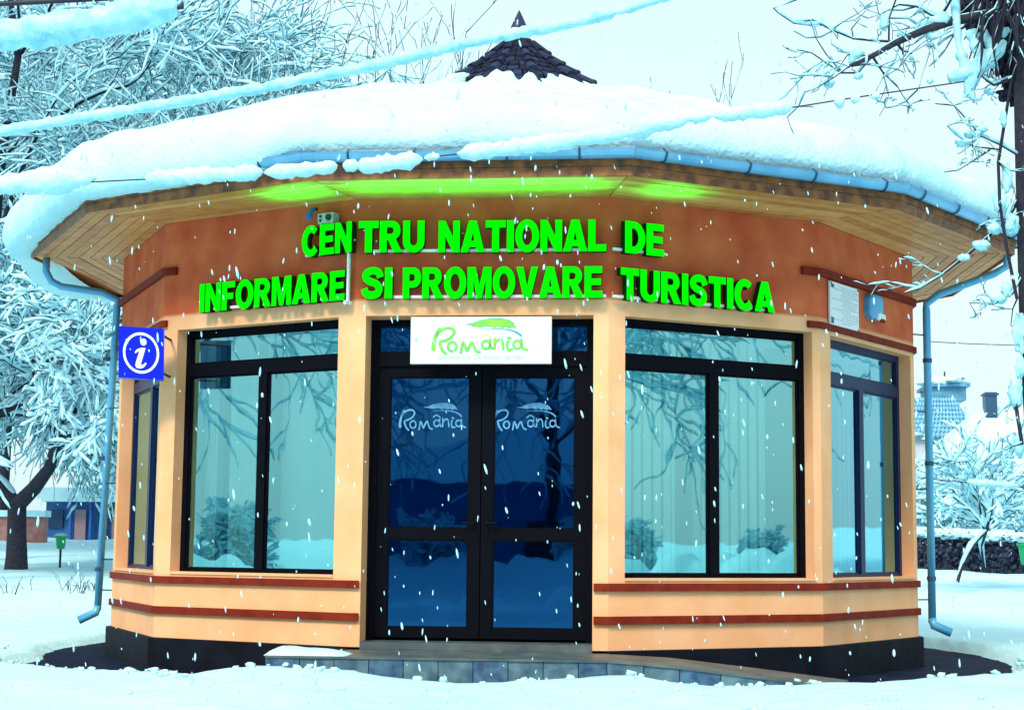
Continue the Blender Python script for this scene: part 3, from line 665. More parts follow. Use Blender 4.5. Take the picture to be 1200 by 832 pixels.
mb = MB(); mb.tube([f.pt(1.905, 3.955, .10), f.pt(1.905, 3.955, .112)], .028, 14); mb.build('port', WIRE, jb)
for z_ in (3.97, 3.935):
    mb = MB(); mb.tube([f.pt(1.82, z_, .10), f.pt(1.82, z_, .108)], .012, 8); mb.build('cable_gland', WIRE, jb)
fl = thing('wall_spotlight', 'small dark blue spotlight high on the wall beside the grey junction box', 'spotlight')
mb = MB(); mb.tube([f.pt(1.70, 4.06, .04), f.pt(1.70, 4.03, .08), f.pt(1.70, 3.965, .11)], [.016, .024, .032], 10); mb.build('lamp_housing', BLUED, fl)
mb = MB(); mb.tube([f.pt(1.70, 4.06, .0), f.pt(1.70, 4.06, .05)], .012, 6); mb.build('mounting_arm', WIRE, fl)

LIP = [(-180, .30), (-100, .27), (-85, .25), (-60, .255), (-40, .27), (-26, .285), (-21, .295), (-17, .375), (-10, .365), (-4, .31), (0, .29), (8, .325), (13, .345), (18, .28), (24, .28), (35, .285), (60, .27), (90, .27), (180, .30)]
def lip(dg):
    for (a, u), (b, v_) in zip(LIP, LIP[1:]):
        if a <= dg <= b: t = (dg - a) / (b - a); t = t * t * (3 - 2 * t); return u + (v_ - u) * t
def sm(t): t = max(0, min(1, t)); return t * t * (3 - 2 * t)
def hgt(x, y):
    dx, dy = x, y - 3.97; r = hypot(dx, dy); dg = math.degrees(atan2(dx, -dy))
    base = .30 + .028 * max(0, y - 6) * sm((y - 6) / 12)
    base += .02 * max(0, abs(x) - 14)*sm((abs(x)-14)/10) * .3
    base = min(base, 4)
    ba = .04 * nz(x, y, 0, .5) + .028 * nz(x, y, 3, 1.9) + .012 * nz(x, y, 5, 5)
    ba += .045 * sm((-y - 1.2) / 1.2) * (abs(nz(x, y, 8, 1.3)) + .6 * abs(nz(x, y, 2, 3.1)) - .25)
    if r > 20: ba *= 2.2
    h = base + ba
    if r < 9: k = 1 - sm((r - 5.4) / 2.2); h = h * (1 - k) + (lip(dg) + ba * .5 + .010 * nz(x, y, 5, 9)) * k
    R0 = 5.16 + .05 * nz(dg * .09, 2) + .03 * nz(dg * .4, 5) - (.10 * sm((dg + 30) / 15) * sm((30 - dg) / 10))
    R0 += .12 * sm((abs(dg) - 35) / 20) - (.62 * sm((-dg - 50) / 18) * sm((dg + 125) / 25) if dg < 0 else .36 * sm((dg - 55) / 20) * sm((130 - dg) / 25))
    h = .08 + (h - .08) * sm((r - R0 + .07) / .16)
    # ploughed banks away from the building, beside and behind the photographer
    def bank(u, c, wd, hh, v_): return hh * math.exp(-((u - c) / wd) ** 2) * (.65 + .55 * nz(v_, c, 0, .55) + .7 * abs(nz(v_, u, 2, 1.1)) + .35 * abs(nz(v_, u, 2, 2.6)))
    if y < 6 and x < -6: h += bank(x, -10.5, 1.2, 1.0, y)
    if y < 8 and x > 7.5: h += bank(x, 11.5, 1.1, .9, y)
    if -13 < y < -5: h += min(.20 if y > -8.7 else .45, .75 * (math.exp(-((y + 7.4) / .6) ** 2) + .9 * math.exp(-((y + 10) / .8) ** 2)) * max(0, nz(x, y, 8, .9) + .15 + .7 * abs(nz(x, y, 4, 1.7))))
    if y < -14: h += bank(y, -17.5, 1.0, .55, x) + bank(y, -20.5, 1.0, .9, x) + bank(y, -24.5, 1.2, 1.5, x)
    return h
# ------------------------------------------------------------------ entrance platform and ramp
pl = thing('entrance_platform', 'low grey stone platform and ramp with slate facing in front of the doors', 'platform')
PT = .432; YF = -.90
mb = MB()
mb.add([(-1.50, YF, PT), (1.05, YF, PT), (1.05, -.03, PT), (-1.03, .02, PT), (-1.50, .27, PT), (-1.50, YF, .1), (1.05, YF, .1), (1.05, -.03, .1), (-1.03, .02, .1), (-1.5, .27, .1)],
       [(0, 1, 2, 3, 4), (0, 4, 9, 5), (3, 2, 7, 8), (4, 3, 8, 9)])
mb.build('platform_slab', PAVETOP, pl)
rp = [(1.05, YF - .0, PT), (1.55, YF - .08, .405), (2.2, YF - .02, .33), (2.75, -.55, .235), (2.85, .25, .235), (2.2, .10, .33), (1.55, .0, .405), (1.05, -.03, PT)]
rp[4] = (2.95, .25, .235)
mb = MB(); top_ = [(x, y - .0, z) for x, y, z in rp]; bot_ = [(x, y, .1) for x, y, z in rp]
mb.add(top_ + bot_, [(0, 1, 6, 7), (1, 2, 5, 6), (2, 3, 4, 5), (4, 3, 11, 12), (5, 4, 12, 13), (6, 5, 13, 14), (7, 6, 14, 15)])
mb.build('ramp_slab', PAVETOP, pl)
edge = [(-1.50, YF, PT)] + [(-1.5 + .26 * k, YF, PT) for k in range(1, 10)] + [(1.05, YF, PT), (1.32, YF - .045, .419), (1.58, YF - .078, .40), (1.88, YF - .05, .366), (2.2, YF - .02, .33), (2.5, -.75, .28), (2.75, -.55, .235)]
for k in range(len(edge) - 1):
    (x0, y0, z0), (x1, y1, z1) = edge[k], edge[k + 1]; g = .003; mb = MB(); o = random.uniform(.014, .024)
    mb.box8([(x0 + g, y0 - o, .1), (x1 - g, y1 - o, .1), (x1 - g, y1 - .001, .1), (x0 + g, y0 - .001, .1), (x0 + g, y0 - o, z0 - .012), (x1 - g, y1 - o, z1 - .012), (x1 - g, y1 - .001, z1 - .012), (x0 + g, y0 - .001, z0 - .012)])
    mb.build('slate_tile', SLATE if k % 3 else SLATE2, pl)
    mb = MB(); mb.box8([(x0, y0 - .03, z0 - .011), (x1, y1 - .03, z1 - .011), (x1, y1 + .08, z1 - .011), (x0, y0 + .08, z0 - .011), (x0, y0 - .03, z0 + .006), (x1, y1 - .03, z1 + .006), (x1, y1 + .08, z1 + .006), (x0, y0 + .08, z0 + .006)])
    mb.build('edge_slab', PAVETOP, pl)
rng = random.Random(44); mb = MB()
for k in range(150):
    dg = rng.uniform(-75, 75); rr = 5.16 + rng.gauss(.16, .12) - (.3 if abs(dg) > 60 else 0) - (.1 if abs(dg) < 20 else 0); q = (rr * sin(radians(dg)), 3.97 - rr * cos(radians(dg))); z = hgt(*q); s_ = rng.uniform(.008, .032)
    clump(mb, (q[0], q[1], z + s_ * .3), s_ * 1.3, s_, s_ * .8, k, 7, 5, .8)
for k in range(160):
    q = (rng.uniform(-5, 5.5), rng.uniform(-4.5, -1.6)); z = hgt(*q); s_ = rng.uniform(.006, .02); clump(mb, (q[0], q[1], z + s_ * .2), s_ * 1.4, s_, s_ * .7, k, 7, 5, .8)
o = stuff(mb.build('snow_clods', SNOW, None, True)); o['label'] = 'small loose snow clods scattered along the cleared edge and foreground'; o['category'] = 'snow'
# snow left on the platform corner
mb = MB(); nu, nv = 26, 12; vs = []
for i in range(nu + 1):
    for j in range(nv + 1):
        u, v = i / nu, j / nv; x = -1.52 + .62 * u; y = -.90 + .55 * v - .2 * u * v
        e = min(1, min(u, (1 - u)) * 7) ** .5 * min(1, min(v, 1 - v) * 5) ** .5
        vs.append((x, y, PT + .004 + .058 * e * (1 - .55 * u) + .01 * e * nz(x, y, 0, 9)))
mb.add(vs, [(i * (nv + 1) + j, (i + 1) * (nv + 1) + j, (i + 1) * (nv + 1) + j + 1, i * (nv + 1) + j + 1) for i in range(nu) for j in range(nv)])
o = mb.build('snow_patch', SNOW, None, True); stuff(o); o['label'] = 'small patch of snow on the left corner of the entrance platform'; o['category'] = 'snow'

# ------------------------------------------------------------------ ground
def axis(lo, hi, fine, a, b, far_):
    xs_ = []; x = a
    while x <= b: xs_.append(x); x += fine
    st = fine; x = xs_[-1]
    while x < hi: st *= 1.18; x += st; xs_.append(x)
    st = fine; x = a; pre = []
    while x > lo: st *= 1.18; x -= st; pre.append(x)
    return pre[::-1] + xs_
xs_ = axis(-420, 420, .11, -7.5, 8, 0); ys_ = axis(-420, 420, .11, -6.5, 9, 0)
mb = MB(); NX, NY = len(xs_), len(ys_)
mb.add([(x, y, hgt(x, y)) for x in xs_ for y in ys_], [(i * NY + j, (i + 1) * NY + j, (i + 1) * NY + j + 1, i * NY + j + 1) for i in range(NX - 1) for j in range(NY - 1)])
struct(mb.build('snow_ground', SNOW, None, True))
mb = MB(); n_ = 72
mb.add([(5.7 * sin(2 * pi * k / n_), 3.97 - 5.7 * cos(2 * pi * k / n_), .17 + .004 * sin(k)) for k in range(n_)] + [(0, 3.97, .17)], [(k, (k + 1) % n_, n_) for k in range(n_)])
struct(mb.build('wet_pavement', WET))

# ------------------------------------------------------------------ trees
def grow(rng, pos, d, length, rad, depth, out, droop, spread, kids, minr=.004, twist=.35, lift=0):
    n_ = max(2, min(6, int(length / .35) + 2)); pts = [Vector(pos)]; p = Vector(pos); d = Vector(d).normalized(); rads = [rad]
    for k in range(n_):
        d = (d + Vector((rng.uniform(-1, 1), rng.uniform(-1, 1), rng.uniform(-1, 1))) * twist * .45 + Vector((0, 0, lift - droop * (k + 1) / n_))).normalized()
        p = p + d * length / n_; pts.append(p.copy()); rads.append(max(minr, rad * (1 - .55 * (k + 1) / n_)))
    out.append((pts, rads, depth))
    if depth <= 0: return
    for c in range(kids[min(depth, len(kids) - 1)]):
        t = rng.uniform(.25, 1) if c else 1.0; i = min(n_, max(1, int(t * n_))); q = pts[i]
        dd = (pts[i] - pts[i - 1]).normalized(); per = dd.orthogonal().normalized(); per.rotate(Matrix.Rotation(rng.uniform(0, 2 * pi), 3, dd))
        nd = (dd + per * spread * rng.uniform(.5, 1.2)).normalized()
        grow(rng, q, nd, length * rng.uniform(.55, .82), max(minr, rads[i] * (.8 if c == 0 else .6)), depth - 1, out, droop, spread, kids, minr, twist, lift)
def tree_meshes(name, out, snow_t, seed, thick=.05, mats=(BARK, SNOW), cover=.75):
    rng = random.Random(seed); wood, twg, sn = MB(), MB(), MB()
    for pts, rads, dep in out:
        big = rads[0] > thick
        (wood if big else twg).tube(pts, rads, 8 if big else 3, caps=False)
        if snow_t <= 0: continue
        run = []
        for i in range(len(pts)):
            seg = pts[min(i + 1, len(pts) - 1)] - pts[max(0, i - 1)]; hz = hypot(seg.x, seg.y) / (seg.length + 1e-6)
            t = snow_t * (.35 + .9 * hz) * rng.uniform(.5, 1.4) * (1 if rng.random() < cover else .25)
            t *= min(1.5, .55 + rads[i] / .05)
            run.append((pts[i] + Vector((0, 0, rads[i] * .6 + t * .75)), t + min(rads[i], .06) * .4 * hz))
        run = [run[0]] + [q for a, b in zip(run, run[1:]) for q in ((a[0].lerp(b[0], .5) + Vector((0, 0, rng.uniform(-.2, .35) * snow_t)), (a[1] + b[1]) / 2 * rng.uniform(.7, 1.25)), b)]
        run[0] = (run[0][0], run[0][1] * .5); run[-1] = (run[-1][0], run[-1][1] * .15)
        sn.tube([q[0] for q in run], [q[1] for q in run], 5)
    return wood, twg, sn
def tree(name, label, group, out, snow_t, seed, thick=.05, cover=.75, snowm=SNOW):
    t = thing(name, label, 'tree', group); wood, twg, sn = tree_meshes(name, out, snow_t, seed, thick, cover=cover)
    ob = []
    if wood.v: ob.append(wood.build('trunk', BARK, t, True))
    if twg.v: o = stuff(twg.build('twigs', TWIG, t)); ob.append(o)
    if sn.v: o = stuff(sn.build('snow_on_branches', snowm, t, True)); ob.append(o)
    return t
def copy_tree(src, loc, rz, scale, label, group):
    r = src.copy(); COL.objects.link(r); r.location = loc; r.rotation_euler = (0, 0, rz); r.scale = (scale,) * 3; r['label'] = label; r['group'] = group
    for ch in list(src.children):
        c = ch.copy(); COL.objects.link(c); c.parent = r
    return r

# big forked tree at the left, heavy with snow
base = at(19, 660, 20); out = []; rng = random.Random(11)
fork = at(20, 592, 20)
out.append(([base - Vector((0, 0, .3)), base + Vector((0, 0, .15)), base.lerp(fork, .5), fork], [.27, .23, .205, .20], 9))
r1 = [fork, at(40, 572, 19.8), at(58, 548, 19.5), at(66, 520, 19.3)]; out.append((r1, [.17, .15, .12, .10], 8))
l1 = [fork, at(6, 575, 20.1), at(-14, 552, 20.2), at(-25, 500, 20.3)]; out.append((l1, [.16, .14, .12, .10], 8))
for src, dirs in ((r1[-1], [(.1, -.1, 1), (.6, .2, .8), (.8, -.3, .5), (-.2, .4, .9), (.3, -.6, .8), (.9, .1, .25)]), (l1[-1], [(.1, 0, 1), (-.3, -.3, .9), (.7, -.2, .7), (.5, .4, .8), (.9, -.3, .3)])):
    for d in dirs:
        grow(rng, src, d, 2.6, .095, 5, out, .16, .75, [0, 4, 4, 4, 4, 3], .009, .5)
tree('snow_laden_tree', 'big dark forked tree with arching snow-laden boughs at the left edge', None, out, .036, 5, .05, .9)
def simple_tree(seed, h, rad, kids, droop, spread, depth, snow_t, twist=.4, minr=.010, lift=0, trunks=1, first=None):
    rng = random.Random(seed); out = []
    for k in range(trunks):
        d = (rng.uniform(-.25, .25), rng.uniform(-.25, .25), 1) if trunks > 1 else (.03, 0, 1)
        pts = [Vector((rng.uniform(-.3, .3) * (trunks > 1), 0, -.3))]; rd = [rad * 1.25]
        for i in range(1, 7): pts.append(pts[0] + Vector(d) * h * i / 6 + Vector((rng.uniform(-.08, .08), rng.uniform(-.08, .08), 0)) * i); rd.append(rad * (1 - .72 * i / 6))
        out.append((pts, rd, 9))
        for i in range(2, 7):
            for c in range(3 if i < 6 else 2):
                a = rng.uniform(0, 2 * pi); grow(rng, pts[i], (cos(a), sin(a), rng.uniform(.3, 1.1)), h * .30 * (1.25 - i * .1), rd[i] * .6, depth, out, droop, spread, kids, minr, twist, lift)
    return out
tA = tree('snowy_tree', 'tall snow-covered tree rising behind the left end of the pavilion', 'snowy trees in the park on the left', simple_tree(21, 11.5, .17, [0, 3, 4, 4, 4], .09, .85, 4, .04, .5, .009), .030, 8, .06, .95)
q = at(176, 650, 27); tA.location = (q.x, q.y, q.z)
for (px, Y, rz, s_, lab) in ((-14, 33, 5.2, 1.15, 'snow-covered tree close behind the forked trunk'), (-30, 25, 1.3, 1.3, 'snow-covered tree crowding in from the left edge of the photo'), (205, 33, 2.6, 1.2, 'snow-covered tree with its trunk hidden by the pavilion, right of the tall one'),
                            (165, 38, 4.0, 1.35, 'snow-covered tree rising over the left end of the roof'), (-5, 44, .4, 1.5, 'farthest snow-covered tree at the left, tall and pale')):
    q = at(px, 652, Y); copy_tree(tA, q, rz, s_, lab, 'snowy trees in the park on the left')
# thin bare trees showing above the roof
tB = tree('bare_tree', 'slender bare tree with upright twigs above the left of the roof, nearest the spire', 'bare trees showing over the roof', simple_tree(33, 11.2, .09, [0, 2, 3, 3], -.12, .6, 3, .03, .35, .010, .08), .03, 9, .05, .4)
q = at(440, 648, 26); tB.location = q; tB.scale = (1.0,) * 3
for (px, Y, rz, s_, lab) in ((315, 25, 2.2, .86, 'slender bare tree above the roof between the snowy trees and the spire'), (240, 30, 4.4, 1.02, 'bare tree with lightly snowed twigs above the left shoulder of the roof'),
                            (850, 42, 1.0, 1.06, 'bare twiggy treetop just showing above the right shoulder of the roof'), (812, 46, 3.0, 1.10, 'smaller twiggy treetop beside the one on the right of the roof')):
    q = at(px, 646, Y); copy_tree(tB, q, rz, s_, lab, 'bare trees showing over the roof')
# small leaning tree at the right, white with snow
out = []; rng = random.Random(5)
t1 = [at(1122, 682, 16), at(1128, 660, 16), at(1138, 640, 16.2), at(1156, 622, 16.4), at(1166, 606, 16.5)]; out.append((t1, [.032, .03, .028, .026, .024], 5))
t2 = [at(1154, 668, 18), at(1150, 640, 17.6), at(1158, 618, 17)]; out.append((t2, [.03, .028, .026], 5))
for src, k in ((t1[3], 4), (t1[4], 6), (t2[2], 6)):
    for c in range(k):
        a = rng.uniform(0, 2 * pi); grow(rng, src, (cos(a) * .8, sin(a) * .6, rng.uniform(.5, 1.2)), .95, .03, 3, out, .05, .7, [0, 3, 3, 3], .007, .4)
tree('leaning_tree', 'small leaning tree thick with snow in front of the dark hedge', None, out, .038, 3, .03, .95)
# low snowy bushes behind hedge
bs = tree('snowy_bush', 'tangled snow-covered bush behind the hedge beside the downpipe', 'snowy bushes behind the hedge', simple_tree(51, 2.2, .05, [0, 3, 4, 4], .12, .9, 3, .05, .5, .008, 0, 3), .05, 4, .03, .95)
q = at(1108, 640, 27); bs.location = q; bs.scale = (.8,) * 3
for (px, Y, rz, s_, lab) in ((1182, 28, 1.7, .75, 'tangled snow-covered bush behind the hedge at the right edge'), (1143, 32, 3.1, .85, 'larger snowy bush between the two at the hedge'), (1060, 30, 5, .9, 'snowy bush glimpsed between the wall and the downpipe')):
    q = at(px, 640, Y); copy_tree(bs, q, rz, s_, lab, 'snowy bushes behind the hedge')

# foreground tree at the right edge: trunk, tangled mass, long twigs
FY = -1.6
out = []; rng = random.Random(8)
tr_ = [at(1262, 860, FY), at(1246, 700, FY), at(1232, 520, FY), at(1222, 360, FY), at(1216, 200, FY), at(1212, 60, FY), at(1212, -120, FY)]
out.append((tr_, [.22, .20, .18, .165, .155, .15, .14], 9))
def br(pts, r0, r1_, Y=FY, dy=-.3, sub=0, sl=.3):
    P_ = [at(x, y, Y + dy * i / max(1, len(pts) - 1)) for i, (x, y) in enumerate(pts)]
    n_ = len(P_); rd = [r0 + (r1_ - r0) * i / (n_ - 1) for i in range(n_)]; out.append((P_, rd, 3))
    for k in range(sub):
        i = rng.randrange(1, n_); a = rng.uniform(0, 2 * pi)
        grow(rng, P_[i], (cos(a) - .3, sin(a) * .5, rng.uniform(-.8, .7)), sl * rng.uniform(.5, 1.2), rd[i] * .5, 2, out, .04, .75, [0, 2, 2], .0025, .9)
br([(1205, 5), (1160, 18), (1115, 25), (1082, 36), (1050, 50), (1022, 66), (996, 78)], .045, .014, sub=9, sl=.35)
br([(1050, 50), (1020, 48), (1000, 46), (975, 36), (952, 24), (930, 28), (912, 16), (906, 10)], .010, .004, sub=4, sl=.2)
br([(1022, 66), (1005, 86), (985, 86), (965, 72), (950, 62), (934, 59)], .010, .004, sub=4, sl=.2)
br([(985, 84), (968, 64), (956, 45), (950, 25)], .006, .003)
br([(1000, 46), (998, 34), (1008, 22)], .005, .003)
br([(976, 36), (962, 44), (945, 45), (930, 37)], .005, .003)
br([(1056, 48), (1048, 74), (1034, 92), (1026, 108)], .007, .003, sub=1)
br([(1092, 42), (1088, 66), (1080, 90), (1077, 104)], .007, .003, sub=1)
br([(1077, 104), (1060, 120), (1045, 126), (1038, 127)], .006, .003, sub=2, sl=.12)
br([(1042, 50), (1042, 22), (1052, -5), (1060, -30)], .009, .006, sub=4, sl=.25)
br([(1095, 32), (1110, 8), (1125, -20)], .012, .008, sub=3, sl=.25)
br([(1205, 40), (1186, 92), (1178, 140), (1170, 190), (1172, 240), (1180, 290), (1192, 350)], .012, .014, sub=5, sl=.3)
br([(1186, 92), (1164, 100), (1150, 90)], .02, .006, sub=2, sl=.2)
br([(1205, 190), (1172, 170), (1150, 160), (1132, 140), (1118, 124), (1096, 122)], .012, .004, sub=5, sl=.2)
br([(1172, 176), (1140, 172), (1120, 158), (1110, 148)], .007, .003, sub=3, sl=.15)
br([(1160, 176), (1138, 190), (1122, 200), (1106, 202)], .007, .003, sub=2, sl=.12)
br([(1196, 230), (1180, 258), (1160, 276), (1130, 302), (1104, 322), (1078, 338), (1060, 344)], .014, .004, sub=6, sl=.2, dy=-.2)
br([(1200, 320), (1186, 345), (1165, 356), (1136, 355)], .009, .003, sub=4, sl=.15)
br([(1200, 410), (1190, 470), (1198, 520)], .02, .015, sub=2, sl=.15)
# tangled drooping mass by the trunk
for k in range(70):
    x0 = rng.uniform(1150, 1210); y0 = rng.uniform(-50, 30); pts = [(x0, y0)]
    dx_ = rng.uniform(-7, 5)
    for j in range(4): dx_ += rng.uniform(-4, 4); pts.append((pts[-1][0] + dx_, pts[-1][1] + rng.uniform(8, 26)))
    if pts[-1][1] > 112: pts[-1] = (pts[-1][0], 110)
    br(pts, rng.uniform(.008, .022), .005, FY + rng.uniform(-.35, .25), 0)
clump_core = []
ft = thing('foreground_tree', 'dark trunk at the right edge with a tangled snowy mass and long bare twigs', 'tree')
wood, twg, sn = tree_meshes('f', out, .012, 77, .03, cover=.35)
for k, (x, y, w_, h_) in enumerate([(1190, 20, 26, 52), (1178, 0, 24, 24), (1158, 8, 20, 15), (1196, 82, 16, 32), (1150, 30, 6, 26), (1168, 28, 12, 26), (1141, 5, 18, 15), (1184, 108, 14, 10), (1140, 24, 8, 16), (1172, 50, 14, 22), (1180, 70, 14, 22), (1152, 48, 7, 14)]):
    c = at(x, y, FY + .12); clump_core.append((c, w_ / 165, w_ / 200, h_ / 165, k))
wood.build('trunk', BARK, ft, True); stuff(twg.build('twigs', TWIG, ft))
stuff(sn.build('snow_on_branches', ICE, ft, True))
co = MB()
for c, a_, b_, c_, k in clump_core: clump(co, c, a_, b_, c_, k + 20, 22, 16, .8)
stuff(co.build('ivy_mass', TWIG, ft))
cl = MB()
for pts, rr in (([(1120, -30), (1119, 0), (1121, 30), (1124, 55), (1130, 72)], [6, 6, 4.5, 3.5, 6]), ([(1124, 60), (1132, 78), (1140, 92), (1134, 108), (1142, 116), (1152, 113)], [5, 8, 11, 6, 4, 3]),
                ([(1112, 92), (1126, 88), (1142, 82), (1156, 70), (1168, 60), (1180, 46)], [6, 8, 10, 12, 9, 3]), ([(1138, 36), (1142, 52), (1150, 66), (1166, 74)], [5, 7, 9, 9]), ([(1150, 30), (1158, 48), (1164, 62)], [3, 5, 7]),
                ([(1072, 34), (1086, 26), (1100, 24), (1114, 18)], [4, 6, 7, 6]), ([(1168, 36), (1176, 38), (1184, 34)], [4, 6, 3]), ([(1010, 60), (1000, 66), (996, 76)], [7, 6, 2]), ([(1084, 36), (1092, 44), (1104, 38)], [4, 6, 4])):
    ps = [at(x, y, FY - .12) for x, y in pts]; q_ = []; r_ = []
    for a in range(len(ps) - 1):
        for b in range(5): t = b / 5; q_.append(ps[a].lerp(ps[a + 1], t)); r_.append((rr[a] + (rr[a + 1] - rr[a]) * t) / 165 * (1 + .5 * nz(a + t, pts[0][0], 0, 2.3)))
    cl.tube(q_, r_, 10)
for k, (x, y, w_, h_) in enumerate([  (972, 98, 6, 6), (1036, 26, 5, 10), (1006, 90, 5, 4), (1060, 42, 9, 5), (1068, 68, 3, 3.5), (1090, 95, 4, 4), (1140, 158, 10, 4), (1128, 168, 9, 4), (1150, 152, 7, 4), (1172, 236, 8, 14), (1180, 210, 6, 16), (1186, 262, 8, 12), (1150, 288, 9, 6), (1130, 302, 7, 4), (1165, 268, 8, 6), (1180, 340, 6, 9), (1170, 352, 9, 4), (1194, 390, 7, 22), (1190, 460, 8, 18), (1196, 430, 6, 12), (1176, 140, 4, 9), (1160, 108, 6, 4), (1195, 520, 6, 14)]):
    c = at(x, y, FY - .15); mpp = 1 / 165
    clump(cl, c, w_ * mpp, w_ * mpp * .8, h_ * mpp, k)
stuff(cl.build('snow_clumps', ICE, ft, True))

# twigs poking out of the snow at the left
out = []; rng = random.Random(9)
for k in range(34):
    q = at(rng.uniform(72, 118) if k < 26 else rng.uniform(5, 45), 676 - rng.uniform(0, 12), 14 + rng.uniform(-1, 1)); q.z = hgt(q.x, q.y) - .03
    grow(rng, q, (rng.uniform(-.6, .6), 0, 1), rng.uniform(.10, .24), .008, 1, out, 0, .7, [0, 2], .004, .4)
sh = MB(); [sh.tube(p, r, 3) for p, r, d in out]; o = sh.build('dry_stalks', TWIG); stuff(o); o['label'] = 'dry dark stalks poking out of the snow beyond the left downpipe'; o['category'] = 'shrub'

# ------------------------------------------------------------------ hedge, bins, far houses
hg = thing('hedge', 'low dark clipped hedge with snow along its top at the right', 'hedge'); rng = random.Random(4)
hA, hB = Vector(at(1040, 660, 26)), Vector(at(1420, 660, 22)); hd = (hB - hA).normalized(); hn = Vector((hd.y, -hd.x, 0)); HL = (hB - hA).length
lf = MB(); bd = MB()
for k in range(10000):
    s = rng.uniform(0, HL); q = hA + hd * s + hn * rng.uniform(-.3, .3); g = hgt(q.x, q.y); z = g + rng.uniform(0, .84); q = Vector((q.x, q.y, z))
    d = Vector((rng.gauss(0, 1), rng.gauss(0, 1), rng.gauss(0, 1))).normalized(); u = d.orthogonal().normalized() * .06; v_ = d.cross(u).normalized() * .04
    lf.add([q - u, q + v_, q + u, q - v_], [(0, 1, 2, 3)])
stuff(lf.build('leaves', HEDGE, hg))
for k in range(16):
    q = hA + hd * HL * (k + .5) / 16; g = hgt(q.x, q.y); bd.box(q.x - HL / 32, q.x + HL / 32, q.y - .12, q.y + .14, g - .1, g + .55)
bd.build('inner_growth', HEDGE, hg)
sc_ = MB()
for k in range(60):
    q = hA + hd * HL * (k + rng.uniform(-.4, .4)) / 60; clump(sc_, (q.x, q.y, hgt(q.x, q.y) + .80), .30, .30, .10 + .05 * rng.random(), k)
stuff(sc_.build('snow_cap', SNOW, hg, True))
def bin_(px, py, Y, lab, s_=1):
    b = thing('litter_bin', lab, 'litter bin', 'green litter bins in the park'); q = at(px, py, Y); g = hgt(q.x, q.y); k_ = s_
    m = MB(); m.tube([(q.x, q.y, q.z), (q.x, q.y, q.z + .05 * k_), (q.x, q.y, q.z + .42 * k_), (q.x, q.y, q.z + .44 * k_)], [.12 * k_, .14 * k_, .19 * k_, .20 * k_], 14); m.build('bin_body', GREENB, b, False)
    m = MB(); m.tube([(q.x, q.y, q.z + .38 * k_), (q.x, q.y, q.z + .43 * k_)], .215 * k_, 14); m.build('bin_rim', GREENB, b)
    m = MB(); m.tube([(q.x, q.y, g - .1), (q.x, q.y, q.z + .03)], .025, 8); m.build('post', WIRE, b)
    m = MB(); clump(m, (q.x, q.y, q.z + .46 * k_), .20 * k_, .20 * k_, .07 * k_, 3); m.build('snow_cap', SNOW, b, True)
bin_(71, 643, 21, 'green litter bin on a post beyond the big tree at the left', .62); bin_(1205, 662, 17, 'green litter bin capped with snow at the right edge by the hedge', .9)
# striped shelter at the left
sh = thing('park_kiosk', 'dark blue kiosk with pink panels and a snowy roof far behind the left downpipe', 'kiosk')
YK = 46
def pbox(px0, px1, py0, py1, Y, dep, m, parent, name):
    a, b = at(px0, py1, Y), at(px1, py0, Y); mb = MB(); mb.box(a.x, b.x, Y, Y + dep, a.z, b.z); return mb.build(name, m, parent)
pbox(52, 200, 586, 645, YK, 3.0, HBLUE, sh, 'wall')
for (a, b) in ((86, 101), (130, 150)): pbox(a, b, 597, 640, YK - .12, .1, HPINK, sh, 'door_panel')
for a in (79, 103, 118, 152): pbox(a, a + 5, 586, 642, YK - .3, .15, BLUED, sh, 'post')
pbox(56, 74, 598, 618, YK - .1, .08, GUTD, sh, 'window')
pbox(44, 210, 572, 587, YK - .8, 4.4, SNOW, sh, 'snowy_roof')
fw2 = thing('low_wall', 'low reddish wall behind the big tree trunk at the left edge', 'wall'); pbox(-120, 52, 603, 640, 42, .4, HRED, fw2, 'wall_face'); pbox(-120, 53, 598, 604, 41.9, .6, SNOW, fw2, 'snow_cap')
# mansard house with scale tiles
mh = thing('mansard_house', 'house with a blue scale-tiled mansard roof topped by a snowy parapet, behind the right downpipe', 'house')
YM = 62; xl, xr = at(1020, 510, YM).x, at(1148, 510, YM).x; zb, zt = at(1100, 512, YM).z, at(1100, 464, YM).z
ins = .9; mb = MB(); mb.box8([(xl, YM, zb), (xr, YM, zb), (xr, YM + 6, zb), (xl, YM + 6, zb), (xl + ins, YM + ins, zt), (xr - ins, YM + ins, zt), (xr - ins, YM + 5, zt), (xl + ins, YM + 5, zt)]); mb.build('mansard_roof', SCALE, mh)
mb = MB(); rows = 9
for r in range(rows):
    t = r / rows; n_ = 26
    for c in range(n_):
        u = (c + (.5 if r % 2 else 0)) / n_; x0 = xl + ins * t; x1 = xr - ins * t; x = x0 + (x1 - x0) * u; z = zt + 0 - (zt - zb) * (1 - t) ; z = zb + (zt - zb) * t; y = YM + ins * t; s_ = (x1 - x0) / n_ * .48; hh = (zt - zb) / rows
        mb.add([(x - s_, y - .05, z + hh * .55), (x, y - .07, z - hh * .25), (x + s_, y - .05, z + hh * .55), (x, y - .02, z + hh * 1.1)], [(0, 1, 2, 3)])
stuff(mb.build('roof_scales', GUT, mh))
a = at(1092, 464, YM + 1); b = at(1132, 447, YM + 1); mb = MB(); mb.box(a.x, b.x, YM + 1, YM + 4, zt - .1, b.z - .25); mb.box(a.x - .15, b.x + .15, YM + .8, YM + 4.2, b.z - .25, b.z - .1); mb.build('parapet', SCALE, mh)
mb = MB(); clump(mb, ((a.x + b.x) / 2, YM + 2.4, b.z + .0), (b.x - a.x) / 2 + .2, 1.8, .28, 2); mb.build('parapet_snow', SNOW, mh, True)
